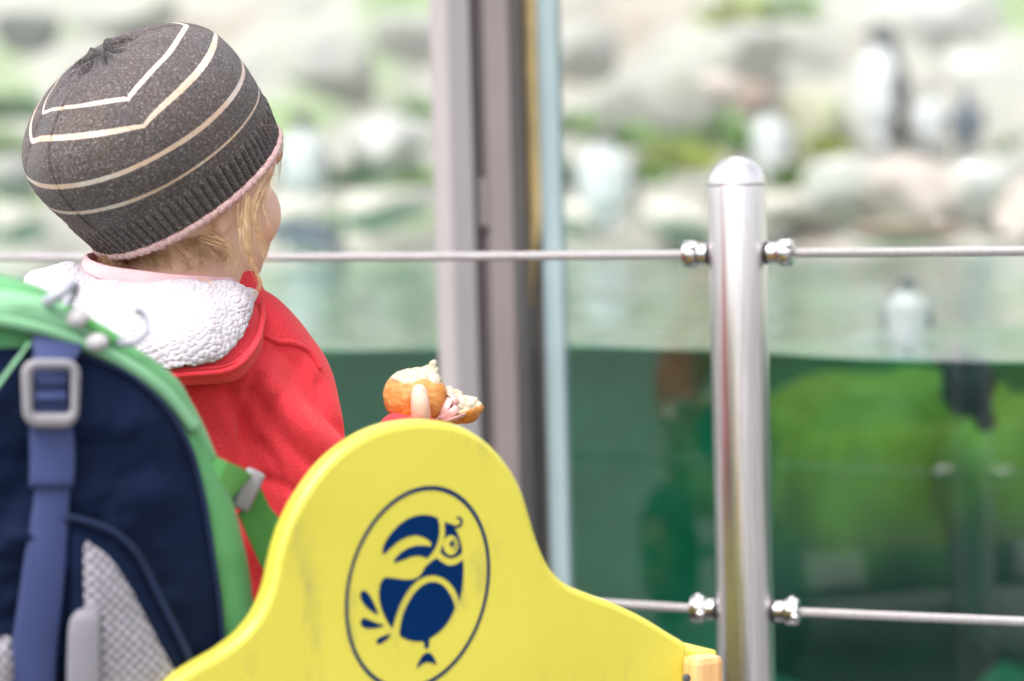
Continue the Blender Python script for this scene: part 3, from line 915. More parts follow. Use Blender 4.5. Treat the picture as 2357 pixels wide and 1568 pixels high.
# wooden corner batten with its screw
bw0 = PAN.uv(1567, 1540)[0]; bw1 = PAN.uv(1632, 1540)[0]
bt = cbox('corner_batten', bw0, bw1, -0.018, -0.0005, FLOOR_Z - 0.02, PAN.hit(1600, 1503).z, WOOD, 0.005)
sx = PAN.hit(1580, 1562, 0.0185)
MB().lathe(sx - cart.location, [(0.0032, -0.0005), (0.0032, 0.0006), (0.0018, 0.0012)], tuple(PAN.n), 16).obj('screw', AXLE, bt, sharp=35)
cbox('corner_batten', uR - 0.034, uR - 0.006, LEN + 0.0005, LEN + 0.018, FLOOR_Z - 0.02, zs - 0.02, WOOD, 0.005)
cbox('corner_batten', uL + 0.006, uL + 0.034, LEN + 0.0005, LEN + 0.018, FLOOR_Z - 0.02, zs - 0.02, WOOD, 0.005)
for s in (-1, 1):
    u0 = (uR - 0.010) if s > 0 else (uL + 0.07)
    c = PAN.o + PAN.e * u0 + IN * (LEN / 2); c.z = 0.106
    MB().tube([c - IN * (LEN / 2 + 0.05) - cart.location, c + IN * (LEN / 2 + 0.05) - cart.location], 0.008, 10).obj('axle', AXLE, cart)
    cbox('axle_block', u0 - 0.02, u0 + 0.02, LEN / 2 - 0.1, LEN / 2 + 0.1, 0.115, FLOOR_Z - 0.043, AXLE, 0.003)
    for q in (-1, 1):
        wc = PAN.o + PAN.e * u0 + IN * (LEN / 2 + q * (LEN / 2 + 0.035)); wc.z = 0.106
        wb = wc - cart.location
        e = IN * q
        w = MB().lathe(wb - e * 0.018, [(0.060, 0.0), (0.090, 0.002), (0.101, 0.010), (0.104, 0.018), (0.101, 0.026), (0.090, 0.034), (0.060, 0.036)], tuple(e), 36).obj('wheel', TYRE, cart)
        MB().lathe(wb - e * 0.012, [(0.012, -0.004), (0.050, -0.002), (0.054, 0.004), (0.054, 0.027), (0.050, 0.034), (0.012, 0.035)], tuple(e), 30).obj('rim', HUB, w)
        MB().lathe(wb + e * 0.021, [(0.020, 0.0), (0.020, 0.006), (0.015, 0.010)], tuple(e), 18).obj('hub_cap', TYRE, w)

# ------------------------------------------------------------------ the child
C3 = CAM_M.to_3x3()
def cv(x, y, z): return (C3 @ Vector((x, y, z))).normalized()
SKIN = Mat('skin')
fl = SKIN.noise(14, 3)
SKIN.set(Base_Color=SKIN.ramp(fl, [(0.3, (0.74, 0.42, 0.32)), (0.7, (0.80, 0.52, 0.40))]), Roughness=0.5, Subsurface_Weight=0.25, Subsurface_Radius=(0.012, 0.005, 0.003), Subsurface_Scale=0.6)
SKIN.bump(SKIN.noise(700, 2), 0.08, 0.0003)
SKIN = SKIN.m
m = Mat('hat_knit')
uvn = m.n('ShaderNodeUVMap', uv_map='UVMap').outputs[0]
sp = m.n('ShaderNodeSeparateXYZ', {0: uvn})
lev = m.math('ADD', sp.outputs[1], m.math('MULTIPLY', m.math('SUBTRACT', m.noise(900, 1, 0.5), 0.5), 0.0009))
mask = None
STRIPES = (0.0560, 0.0805, 0.1100, 0.1280)
for s_, hw in zip(STRIPES, (0.0017, 0.0019, 0.0016, 0.0015)):
    q = m.math('LESS_THAN', m.math('ABSOLUTE', m.math('SUBTRACT', lev, s_)), hw)
    mask = q if mask is None else m.math('MAXIMUM', mask, q)
n1 = m.noise(560, 2, 0.75); n2 = m.noise(95, 4, 0.65); n3 = m.noise(24, 3)
dark = m.ramp(n1, [(0.30, (0.032, 0.025, 0.025)), (0.50, (0.084, 0.068, 0.068)), (0.63, (0.185, 0.16, 0.162)), (0.72, (0.42, 0.38, 0.385))])
dark = m.mix(0.35, dark, m.ramp(n3, [(0.4, (0.078, 0.069, 0.074)), (0.62, (0.108, 0.080, 0.066))]))
light = m.ramp(m.noise(16, 3), [(0.42, (0.60, 0.52, 0.48)), (0.58, (0.57, 0.38, 0.26))])
light = m.mix(0.25, light, m.ramp(n1, [(0.3, (0.34, 0.25, 0.19)), (0.6, (0.8, 0.7, 0.64))]))
m.set(Base_Color=m.mix(mask, dark, light), Roughness=0.95, Specular_IOR_Level=0.15, Sheen_Weight=0.12, Sheen_Roughness=0.6)
# fine knit relief: courses and wales
cw = m.math('SINE', m.math('MULTIPLY', sp.outputs[1], 2 * math.pi / 0.0013))
ww_ = m.math('SINE', m.math('MULTIPLY', sp.outputs[0], 2 * math.pi * 430))
m.bump(m.math('ADD', m.math('MULTIPLY', m.math('ADD', cw, ww_), 0.18), n1), 0.55, 0.0008)
KNIT = m.m
m = Mat('pink_rib_knit')
m.set(Base_Color=m.ramp(m.noise(500, 2), [(0.3, (0.44, 0.25, 0.25)), (0.7, (0.68, 0.46, 0.45))]), Roughness=0.95, Sheen_Weight=0.2)
m.bump(m.noise(900, 2), 0.4, 0.0006)
PINK_RIB = m.m
m = Mat('red_sweat_fabric')
mp = m.n('ShaderNodeMapping', {'Vector': m.coord(), 'Scale': (1, 1, 2.2), 'Rotation': (0, 0.35, 0)})
fz = m.noise(420, 3, 0.7, mp.outputs[0])
m.set(Base_Color=m.mix(0.35, m.ramp(fz, [(0.3, (0.58, 0.026, 0.040)), (0.72, (0.82, 0.070, 0.090))]), m.ramp(m.noise(14, 4), [(0.3, (0.64, 0.032, 0.047)), (0.7, (0.76, 0.048, 0.066))])), Roughness=0.9, Specular_IOR_Level=0.15, Sheen_Weight=0.28, Sheen_Roughness=0.45, Sheen_Tint=(1.0, 0.55, 0.5, 1))
m.bump(fz, 0.5, 0.0008)
RED = m.m
FLEECE = simple('white_fleece', (0.50, 0.455, 0.505), 0.95, 0, 0.06, 60, 700, 0.5, 0.0012, 0.1, sheen=0.3)
PINK = simple('pink_jersey', (0.80, 0.50, 0.53), 0.85, 0, 0.06, 40, 900, 0.3, 0.0005, 0.2)
SHIRT = simple('white_shirt', (0.72, 0.70, 0.78), 0.85, 0, 0.08, 60, 900, 0.3, 0.0005, 0.2)
DENIM = simple('blue_trousers', (0.05, 0.08, 0.16), 0.85, 0, 0.2, 80, 500, 0.4, 0.0008)
m = Mat('golden_hair')
m.set(Base_Color=m.ramp(m.noise(160, 3, 0.6), [(0.3, (0.40, 0.22, 0.10)), (0.55, (0.60, 0.39, 0.21)), (0.75, (0.76, 0.58, 0.38))]), Roughness=0.42, Specular_IOR_Level=0.5)
HAIR = m.m

Hh = cv(-0.477, 0.765, 0.44)
E1 = cv(0.847, 0.53, 0.0); E1 = (E1 - Hh * E1.dot(Hh)).normalized()
E2 = Hh.cross(E1)
if E2.dot(C3 @ Vector((0, 0, 1))) > 0: E2 = -E2        # pointing away from the camera
RC = P(428, 432, 1.755)
FW = cv(0.68, 0.08, -0.72); RT = cv(0.707, 0.0, 0.707); UP = FW.cross(RT); UP = UP if UP.z > 0 else -UP; UP.normalize()
HC = RC + Hh * 0.012 - (C3 @ Vector((1, 0, 0))) * 0.012
person = empty('person', 'small child in striped beanie and red fleece hooded jacket, seated in the cart', 'person')
person.location = (P(420, 1600, 1.79).x, P(420, 1600, 1.79).y, FLOOR_Z)
BASE = person.location
def hp(f, r, u): return HC + FW * f + RT * r + UP * u
mb = MB()
hax = [list(FW), list(RT), list(UP)]
mb.ell(RC + Hh * 0.016 + C3 @ Vector((-0.002, 0, 0)), (0.074, 0.066, 0.074), hax, 36, 22)                 # skull
mb.ell(hp(0.036, 0.0, -0.040), (0.052, 0.052, 0.053), hax, 30, 18)     # lower face
mb.ell(hp(0.052, 0.030, -0.032), (0.028, 0.027, 0.029), hax)   # cheeks
mb.ell(hp(0.052, -0.030, -0.032), (0.028, 0.027, 0.029), hax)
mb.ell(hp(0.045, 0.035, 0.010), (0.030, 0.027, 0.032), hax)   # temples
mb.ell(hp(0.045, -0.035, 0.010), (0.030, 0.027, 0.032), hax)
mb.ell(hp(0.066, 0.0, -0.068), (0.020, 0.021, 0.016), hax)     # chin
mb.ell(hp(0.080, 0.0, 0.010), (0.010, 0.045, 0.012), hax)      # brow
mb.capsule([hp(0.082, 0, 0.000), hp(0.090, 0, -0.016), hp(0.092, 0, -0.022)], [0.006, 0.008, 0.010], n=12, sub=4)   # nose
mb.ell(hp(0.083, 0.0, -0.043), (0.007, 0.018, 0.005), hax)     # lips
mb.ell(hp(0.081, 0.0, -0.050), (0.007, 0.014, 0.005), hax)
for s in (-1, 1):                                              # ears
    mb.ell(hp(-0.004, s * 0.069, -0.014), (0.012, 0.007, 0.024), hax)
    mb.ell(hp(0.000, s * 0.0695, -0.035), (0.008, 0.006, 0.011), hax)
mb.capsule([P(425, 520, 1.748), P(424, 640, 1.757), P(430, 740, 1.775)], [0.046, 0.043, 0.052])
mb.capsule([P(425, 800, 1.785), P(428, 1000, 1.79), P(424, 1250, 1.795), P(420, 1520, 1.80)], [0.070, 0.074, 0.075, 0.080])
SH_R, EL_R, WR_R = P(602, 866, 1.775), P(686, 1170, 1.758), P(935, 1040, 1.80)
mb.capsule([P(500, 810, 1.78), SH_R, P(632, 1010, 1.765), EL_R], [0.035, 0.034, 0.031, 0.026])
mb.capsule([EL_R, P(815, 1100, 1.775), WR_R], [0.026, 0.024, 0.018])
SH_L, EL_L, WR_L = P(235, 862, 1.83), P(215, 1150, 1.90), P(430, 1280, 2.00)
mb.capsule([P(340, 810, 1.80), SH_L, EL_L], [0.035, 0.034, 0.026])
mb.capsule([EL_L, P(320, 1230, 1.96), WR_L], [0.026, 0.024, 0.018])
# hands: palm, four bent fingers behind the bread, thumb in front of it
def hand(w, palm, fingers, thumb, scale=1.0):
    mb.capsule([w, w.lerp(palm, 0.5), palm], [0.017, 0.017, 0.016], n=14, sub=5)
    for f in fingers:
        mb.capsule(f, [0.0078, 0.0072, 0.0068, 0.0058][:len(f)], n=12, sub=4)
    mb.capsule(thumb, [0.0098, 0.0074, 0.0073, 0.0065][:len(thumb)], n=14, sub=5)
palm = P(955, 985, 1.808)
fing = []
for i, (dx, ln) in enumerate(((-26, 0.85), (2, 1.0), (30, 0.95), (56, 0.8))):
    fing.append([palm + (P(955 + dx * 0.9, 985, 1.815) - P(955, 985, 1.808)), P(952 + dx, 985 - 55 * ln, 1.828), P(955 + dx, 985 - 85 * ln, 1.824), P(960 + dx, 985 - 105 * ln, 1.818)])
hand(WR_R, palm, fing, [P(948, 1000, 1.790), P(968, 965, 1.768), P(967, 930, 1.762), P(965, 903, 1.764)])
pl = P(470, 1285, 2.03)
fl_ = [[pl, P(505 + 4 * i, 1270 + 24 * i, 2.045), P(535 + 3 * i, 1280 + 24 * i, 2.05), P(552, 1300 + 22 * i, 2.04)] for i in range(4)]
hand(WR_L, pl, fl_, [pl, P(485, 1245, 2.02), P(515, 1235, 2.015), P(530, 1240, 2.015)])
# folded legs
zf = FLOOR_Z + 0.05
hipR, hipL = P(500, 1570, 1.79), P(340, 1570, 1.83)
hipR.z = hipL.z = FLOOR_Z + 0.075
fw2 = PAN.e.copy(); rt2 = -IN
for hip, s in ((hipR, 1), (hipL, -1)):
    knee = hip + fw2 * 0.10 + rt2 * (0.07 * s); knee.z = FLOOR_Z + 0.10
    ank = hip + fw2 * 0.17 - rt2 * (0.02 * s); ank.z = zf
    mb.capsule([hip, knee], [0.055, 0.042]); mb.capsule([knee, ank], [0.040, 0.028])
    mb.capsule([ank, ank + fw2 * 0.05 - rt2 * 0.03 * s], [0.026, 0.020])
v, f, n = remeshed(mb, 0.0022, 5)
body = mesh('body', v - np.array(list(BASE)), f, SKIN, person)
# eyes, brows, thumbnail
WHITE = simple('eye_white', (0.8, 0.8, 0.8), 0.2); IRIS = simple('iris', (0.06, 0.09, 0.14), 0.15)
for s in (-1, 1):
    e = MB().ell(hp(0.066, s * 0.028, -0.004) - BASE, (0.010, 0.010, 0.008), hax, 18, 12).obj('eye', WHITE, person)
    MB().ell(hp(0.0735, s * 0.028, -0.004) - BASE, (0.0034, 0.005, 0.005), hax, 14, 8).obj('iris', IRIS, e)
nail = Mat('fingernail'); nail.set(Base_Color=(0.74, 0.42, 0.36, 1), Roughness=0.25)
tn = MB().ell(P(965, 904, 1.7590) - BASE, (0.0040, 0.0011, 0.0048), [list(C3 @ Vector((1, 0, 0))), list(C3 @ Vector((0, 0.25, 0.97)).normalized()), list(C3 @ Vector((0, 0.97, -0.25)).normalized())], 18, 12)
tn.obj('thumbnail', nail.m, person)

# ---- beanie
prof = [(0.0830, 0.0), (0.0858, 0.013), (0.0905, 0.034), (0.0930, 0.054), (0.0915, 0.071), (0.0850, 0.087), (0.0745, 0.0995), (0.0605, 0.1090), (0.0455, 0.1152), (0.0310, 0.1188), (0.0180, 0.1203), (0.0090, 0.1190), (0.0, 0.1150)]
pp = spline(prof, 400)
arc = np.concatenate([[0], np.cumsum(np.linalg.norm(np.diff(pp, axis=0), axis=1))])
S = arc[-1]
NR = 80
NT, NV = NR * 10, 150
th = np.linspace(-math.pi, math.pi, NT, endpoint=False)
ss = np.linspace(0, S, NV)
CORNER = R(-83.0)
ph = np.mod(th - CORNER + math.pi / 4, math.pi / 2) - math.pi / 4      # 0 at a corner
poly = 1.0 / np.cos(math.pi / 4 - np.abs(ph)); poly = poly / 1.0
pf = 1.0 + (1.41421 - 1.0) * (1 - np.abs(ph) / (math.pi / 4))
pf = np.where(True, 1.0 / np.cos(np.clip(math.pi / 4 - np.abs(ph), 0, math.pi / 4)), 1)   # 1.414 mid .. 1 corner
X = np.zeros((NV, NT, 3)); UVc = np.zeros((NV, NT, 2))
e1, e2, hh, rc = (np.array(list(q)) for q in (E1, E2, Hh, RC))
SEAM = R(-138)
noise_t = np.array([[mnoise.noise((math.cos(t) * 2.2, math.sin(t) * 2.2, s * 26)) for t in th[::10]] for s in ss])
noise_t = np.array([np.interp(np.arange(NT), np.arange(0, NT + 10, 10), np.append(r, r[0])) for r in noise_t])
for j, s in enumerate(ss):
    a = S - s
    wgt = np.interp(a, [0, 0.05, 0.066, 0.088, 0.106, 0.125, 1], [0.5, 0.48, 0.42, 0.30, 0.06, 0, 0])
    a2 = a * (1 + wgt * (pf - 1))
    r = np.interp(S - a2, arc, pp[:, 0]); h = np.interp(S - a2, arc, pp[:, 1])
    d = np.zeros(NT)
    rib = smoothstep(0.027, 0.020, s + 0.0015 * np.sin(th * NR * 0.5 + 1))
    d += rib * 0.0019 * (np.abs(np.cos(th * NR / 2)) ** 0.7 * 2 - 1)
    d += 0.0018 * noise_t[j] * smoothstep(0.0, 0.04, s)
    sg = np.mod(th - SEAM + math.pi, 2 * math.pi) - math.pi
    d -= 0.0036 * np.exp(-(sg * r / 0.0012) ** 2) * smoothstep(0.018, 0.03, s) * smoothstep(0.004, 0.02, a)
    d += 0.0007 * np.exp(-((sg * r - 0.004) / 0.003) ** 2)
    for k in range(4):
        cg = np.mod(th - CORNER - k * math.pi / 2 + math.pi, 2 * math.pi) - math.pi
        d -= 0.0014 * np.exp(-(cg * r / 0.0010) ** 2) * smoothstep(0.11, 0.07, a)
    # gathered knot
    kn = smoothstep(0.038, 0.012, a) * smoothstep(0.0, 0.006, a)
    d += kn * (0.0036 * np.cos(th * 9 + 2 * np.sin(th)) + 0.0014 * np.cos(th * 27 + 1))
    # slack fold behind the crown on the left
    fold = np.exp(-((np.mod(th - R(-168) + math.pi, 2 * math.pi) - math.pi) / 0.22) ** 2)
    d -= 0.004 * fold * np.exp(-((s - 0.112) / 0.022) ** 2)
    nr = np.stack([np.cos(th), np.sin(th)], 1)
    tl = np.interp(s, [0, S * 0.55, S], [0.05, 0.75, 1.0])
    rr = r + d * math.sqrt(max(0, 1 - tl ** 2)) if tl < 1 else r
    hz = h + d * tl
    ctr = rc - e1 * 0.004 * smoothstep(0.0, 0.08, s) + e1 * 0.008 * smoothstep(0.08, S, s)
    X[j] = ctr + hh * hz[:, None] + e1 * (rr * nr[:, 0])[:, None] + e2 * (rr * nr[:, 1])[:, None]
    UVc[j, :, 0] = th / (2 * math.pi) + 0.5; UVc[j, :, 1] = s + np.interp(s, [0, 0.022, 0.04, 0.085, 0.105, 0.127, S], [0, 0.004, 0.010, 0.010, 0.004, -0.002, -0.002]) + np.interp(s, [0, 0.022, 0.04, 0.085, 0.105, 0.127, S], [0, 0.005, 0.012, 0.012, 0.010, 0.009, 0.0]) * np.cos(th + R(40))
HCN = np.array(list(P(351, 334, 1.735)))
X = HCN + (X - HCN) * 0.945
hat = grid('beanie', X - np.array(list(BASE)), KNIT, person, closed=True, uv=UVc.reshape(-1, 2))
hat['label'] = 'dark grey knitted beanie with thin cream stripes and pink edge'
# pink ribbed edge
cs = np.linspace(0, 2 * math.pi, 10, endpoint=False)
rim = np.zeros((NT, 10, 3))
for i, t in enumerate(th):
    rd = e1 * math.cos(t) + e2 * math.sin(t)
    bulge = 0.0016 + 0.0008 * abs(math.cos(t * NR / 2)) + 0.0002 * math.sin(t * 37)
    c = rc + rd * (0.0838) - hh * 0.0030
    rim[i] = c + bulge * (np.cos(cs)[:, None] * rd + 1.45 * np.sin(cs)[:, None] * hh)
rim = HCN + (rim - HCN) * 0.945
rimv = rim.reshape(-1, 3) - np.array(list(BASE))
ff = grid_faces(NT, 10, True) + [((NT - 1) * 10 + i, (NT - 1) * 10 + (i + 1) % 10, (i + 1) % 10, i) for i in range(10)]
mesh('beanie_edge', rimv, ff, PINK_RIB, hat)
# wool fuzz standing off the knit
fz = MB(); r_ = np.random.default_rng(5)
for _ in range(5200):
    j = int(r_.uniform(0.05, 0.99) * (NV - 1)); i = r_.integers(0, NT)
    p = X[j, i] - np.array(list(BASE))
    nrm = np.cross(X[j, (i + 1) % NT] - X[j, i], X[min(j + 1, NV - 1), i] - X[j, i]); nrm /= np.linalg.norm(nrm) + 1e-12
    d1 = nrm + 0.9 * r_.normal(size=3); d1 /= np.linalg.norm(d1)
    if np.dot(d1, nrm) < 0.2: continue
    ln = r_.uniform(0.0008, 0.0022); sd_ = np.cross(d1, r_.normal(size=3)); sd_ /= np.linalg.norm(sd_) + 1e-9
    w = 0.00009
    fz.add([p - sd_ * w, p + sd_ * w, p + d1 * ln + sd_ * w * .5, p + d1 * ln - sd_ * w * .5], [(0, 1, 2, 3)])
FUZZ = simple('wool_fuzz', (0.22, 0.20, 0.205), 0.9, 0, 0.3, 200)
fo = fz.obj('wool_fuzz', FUZZ, hat); fo['kind'] = 'stuff'

# ---- hair
SKBV = BVHTree.FromPolygons([Vector(t) for t in v], f)
hair = MB(); r_ = np.random.default_rng(11)
def lock(guide, n, spread0, spread1, rad=0.00028, curl=0.0, jitter=0.004, taper=True):
    g = np.array([list(P(*q)) for q in guide])
    for _ in range(n):
        o0 = r_.normal(size=3) * spread0; o1 = r_.normal(size=3) * spread1
        t = np.linspace(0, 1, len(g))[:, None]
        q = g + o0 * (1 - t) + o1 * t + r_.normal(size=g.shape) * jitter * t
        end = r_.uniform(0.7, 1.0)
        p = spline(q, 16); p = p[:max(6, int(16 * end))]
        rr = rad * r_.uniform(0.6, 1.25) * np.linspace(1, 0.35, len(p)) if taper else rad
        hair.tube(p - np.array(list(BASE)), rr, 4, cap=False)
def nd(x, y, lift=0.0016):
    """distance of the skin along a sight line, less a little"""
    r = ray(x, y); L = r.length
    h = SKBV.ray_cast(CAM_M.translation, r.normalized())
    return (h[3] / L - lift) if h[0] else 1.72
lock([(572, 460, 1.690), (568, 500, 1.686), (573, 578, 1.684), (586, 619, 1.684), (599, 652, 1.684), (588, 676, 1.686), (566, 696, 1.690)], 30, 0.0022, 0.0010, rad=0.00017, jitter=0.0008)
lock([(600, 440, 1.705), (584, 495, 1.692), (594, 531, 1.690), (609, 586, 1.690), (626, 620, 1.690)], 26, 0.0022, 0.0018, rad=0.00017, jitter=0.0010)
lock([(560, 480, 1.690), (556, 530, 1.684), (560, 570, 1.683), (580, 600, 1.686), (606, 604, 1.690)], 12, 0.0022, 0.0020, rad=0.00015, jitter=0.0016)
lock([(590, 430, 1.700), (572, 500, 1.690), (580, 560, 1.690), (592, 595, 1.694)], 22, 0.0045, 0.0035, rad=0.00015, jitter=0.0016)
lock([(615, 395, 1.715), (600, 450, 1.705), (598, 500, 1.704), (600, 555, 1.706)], 26, 0.0040, 0.0045, rad=0.00015, jitter=0.0020)
lock([(640, 330, 1.74), (641, 380, 1.735), (637, 430, 1.733)], 8, 0.0025, 0.0025, rad=0.00018, jitter=0.0012)
lock([(480, 545, 1.686), (520, 565, 1.690), (540, 592, 1.694), (534, 622, 1.700), (500, 642, 1.702)], 20, 0.0040, 0.0040, rad=0.00018, jitter=0.0025)
for k in range(90):
    x0 = r_.uniform(380, 500); y0 = 575 - (x0 - 380) * 0.22
    xs = [x0, x0 + r_.uniform(10, 40), x0 + r_.uniform(20, 60), x0 + r_.uniform(-20, 50)]
    ys = [y0 - 12, y0 + 16, y0 + 42, y0 + r_.uniform(55, 75)]
    lock([(x, y, nd(x, y)) for x, y in zip(xs, ys)], 1, 0.0006, 0.0008, rad=0.00018, jitter=0.001)
for k in range(120):
    x0 = r_.uniform(228, 392)
    y0 = 594 - max(0, x0 - 300) * 0.10
    xs = [x0, x0 + r_.uniform(0, 16), x0 + r_.uniform(5, 45)]
    lock([(xs[0], y0 - 6, nd(xs[0], y0 - 6)), (xs[1], y0 + 14, nd(xs[1], y0 + 14)), (xs[2], y0 + 36, nd(xs[2], y0 + 36))], 2, 0.0010, 0.0012, rad=0.00022, jitter=0.001)
for k in range(16):
    x0, y0 = r_.uniform(560, 620), r_.uniform(520, 600)
    lock([(x0 - 20, y0 - 60, 1.70), (x0, y0 - 10, 1.69), (x0 + r_.uniform(5, 30), y0 + r_.uniform(10, 50), 1.69), (x0 + r_.uniform(10, 60), y0 + r_.uniform(20, 70), 1.69)], 1, 0.001, 0.004, rad=0.00012, jitter=0.003)
lock([(455, 640, 1.70), (482, 650, 1.695), (485, 665, 1.693), (470, 672, 1.695)], 3, 0.0006, 0.001, rad=0.0002, jitter=0.0006)
ho = hair.obj('hair', HAIR, person)

# ---- jacket
jb = MB()
jb.ell(P(440, 905, 1.765), (0.094, 0.070, 0.085), [list(C3 @ Vector(q)) for q in ((0.97, 0.05, -0.22), (0.22, 0, 0.97), (0, 1, 0))], 36, 22)
jb.capsule([P(430, 860, 1.78), P(430, 1050, 1.785), P(424, 1300, 1.795), P(420, 1540, 1.80)], [0.082, 0.088, 0.088, 0.090], n=32)
jb.capsule([P(525, 815, 1.765), SH_R, P(646, 1010, 1.760), EL_R], [0.040, 0.0435, 0.0440, 0.0405], n=26)
jb.capsule([EL_R, P(800, 1140, 1.772), P(905, 1075, 1.790)], [0.040, 0.031, 0.027], n=26)
jb.capsule([P(900, 1070, 1.785), P(948, 1020, 1.774)], [0.0290, 0.0258], n=22)
jb.capsule([P(320, 815, 1.80), SH_L, EL_L], [0.045, 0.046, 0.040], n=26)
jb.capsule([EL_L, P(320, 1230, 1.96), WR_L], [0.038, 0.034, 0.028], n=26)
jb.capsule([P(426, 720, 1.775), P(430, 800, 1.775)], [0.058, 0.070], n=30)
v, f, n = remeshed(jb, 0.0028, 6)
# soft folds running from the neck and armpit to the elbow
q = v @ np.array([list(C3 @ Vector((1, 0, 0))), list(C3 @ Vector((0, 1, 0))), list(C3 @ Vector((0, 0, 1)))]).T
cosa, sina = math.cos(R(-58)), math.sin(R(-58))
al, ac = q[:, 0] * cosa + q[:, 1] * sina, -q[:, 0] * sina + q[:, 1] * cosa
fo1 = np.array([mnoise.noise((x * 7, y * 34, z * 10)) for x, y, z in zip(al, ac, q[:, 2])])
fo2 = np.array([mnoise.noise((x * 16 + 5, y * 60, z * 20)) for x, y, z in zip(al, ac, q[:, 2])])
v = v + n * (0.0075 * fo1 + 0.0040 * fo2)[:, None]
ppx, ppy = project(v)
facing = smoothstep(0.0, 0.3, n @ np.array(list(C3 @ Vector((0, 0, 1)))))
def crease(pts, amp, width):
    g = spline(pts, 40)
    d2 = np.min([(ppx - a) ** 2 + (ppy - b) ** 2 for a, b in g], axis=0)
    return amp * np.exp(-d2 / width ** 2) * facing
cr = (crease([(596, 872), (566, 950), (548, 1080)], -0.0055, 17) + crease([(612, 850), (680, 950), (775, 1035)], 0.0042, 26) + crease([(590, 900), (650, 1000), (735, 1085)], -0.0045, 20)
      + crease([(530, 900), (590, 1060), (640, 1210)], -0.0045, 22) + crease([(560, 1100), (650, 1120), (740, 1180)], -0.0040, 16) + crease([(500, 930), (545, 1020), (560, 1130)], 0.0035, 18)
      + crease([(600, 1020), (640, 1090), (655, 1190)], -0.0035, 14) + crease([(735, 880), (745, 940), (790, 1000)], -0.003, 12) + crease([(640, 800), (690, 850), (720, 930)], -0.0025, 14))
v = v + n * cr[:, None]
jacket = mesh('jacket', v - np.array(list(BASE)), f, RED, person)
jacket['label'] = 'red sweat jacket with its hood folded back'
JBV = BVHTree.FromPolygons([Vector(t) for t in v], f)
def on_jacket(px, py, lift=0.0):
    r = ray(px, py).normalized()
    h = JBV.ray_cast(CAM_M.translation, r)
    return (h[0] + h[1] * lift) if h[0] else None
def seam(pxs, rad, lift=0.0005):
    sp_ = spline(pxs, 40)
    pts = [on_jacket(x, y, lift) for x, y in sp_]
    pts = [p for p in pts if p]
    pts = np.array([list(p) for p in pts])
    return pts
for pxs, rad in (([(604, 772), (640, 786), (680, 792), (712, 812), (736, 850)], 0.0022),):
    pts = seam(pxs, rad)
    if len(pts) > 8:
        MB().tube(pts - np.array(list(BASE)), rad, 8).obj('seam', RED, jacket)

# ---- hood: white fleece lining lying open on the back, red rim with piping
IN_ = spline([(86, 668, 1.742), (115, 632, 1.736), (165, 610, 1.732), (212, 634, 1.722), (330, 652, 1.703), (455, 650, 1.703), (520, 654, 1.716), (556, 672, 1.735), (580, 694, 1.758)], 260)
OUT_ = spline([(70, 646, 1.740), (56, 682, 1.705), (85, 770, 1.680), (160, 838, 1.664), (300, 868, 1.654), (430, 862, 1.655), (530, 850, 1.668), (584, 800, 1.690), (604, 735, 1.722), (600, 690, 1.752)], 260)
NB = 130
I3 = np.array([list(P(*q)) for q in IN_]); O3 = np.array([list(P(*q)) for q in OUT_])
tc = np.array(list(C3 @ Vector((0, 0, 1)))); upv = np.array([0, 0, 1.0])
aa = np.linspace(0, 1, 260)[:, None]
bulge = np.sin(aa * math.pi) ** 0.7
M3 = (I3 * 0.5 + O3 * 0.5) + tc * 0.022 * bulge + upv * 0.012 * bulge
bb = np.linspace(0, 1, NB)[:, None, None]
H3 = (1 - bb) ** 2 * I3[None] + 2 * bb * (1 - bb) * M3[None] + bb ** 2 * O3[None]
# large soft folds in the lining
for j in range(NB):
    b = j / (NB - 1)
    fold = 0.005 * np.sin(np.linspace(0, 9.0, 260) + 3.0 * b) * math.sin(math.pi * b)
    crease = -0.011 * np.exp(-((np.linspace(0, 1, 260) - (0.66 + 0.10 * b)) / 0.07) ** 2) * math.sin(math.pi * b) ** 0.7
    H3[j] += tc * (fold + crease)[:, None]
def gnormals(G):
    du = np.gradient(G, axis=1); dv = np.gradient(G, axis=0)
    n = np.cross(du, dv); n /= np.linalg.norm(n, axis=2)[:, :, None] + 1e-12
    s = np.sign(np.sum(n * tc, axis=2).mean())
    return n * s
HN = gnormals(H3)
# red lining edge strip and outer shell
hood_red = np.concatenate([H3 - HN * 0.0015])
hood = grid('hood', hood_red - np.array(list(BASE)), RED, person)
tuck = O3 + np.array([0, 0, -0.006]) - tc * 0.012
tuck2 = O3 + np.array([0, 0, -0.010]) - tc * 0.070
shell = np.stack([O3, O3 * 0.5 + tuck * 0.5 + tc * 0.002, tuck, tuck2])
grid('hood_shell', shell - np.array(list(BASE)), RED, hood)
MB().tube(O3 - np.array(list(BASE)), 0.0023, 10).obj('hood_piping', RED, hood)
in2 = H3[int(NB * 0.955)] + HN[int(NB * 0.955)] * 0.0002
MB().tube(in2 - np.array(list(BASE)), 0.0012, 8).obj('hood_stitching', RED, hood)
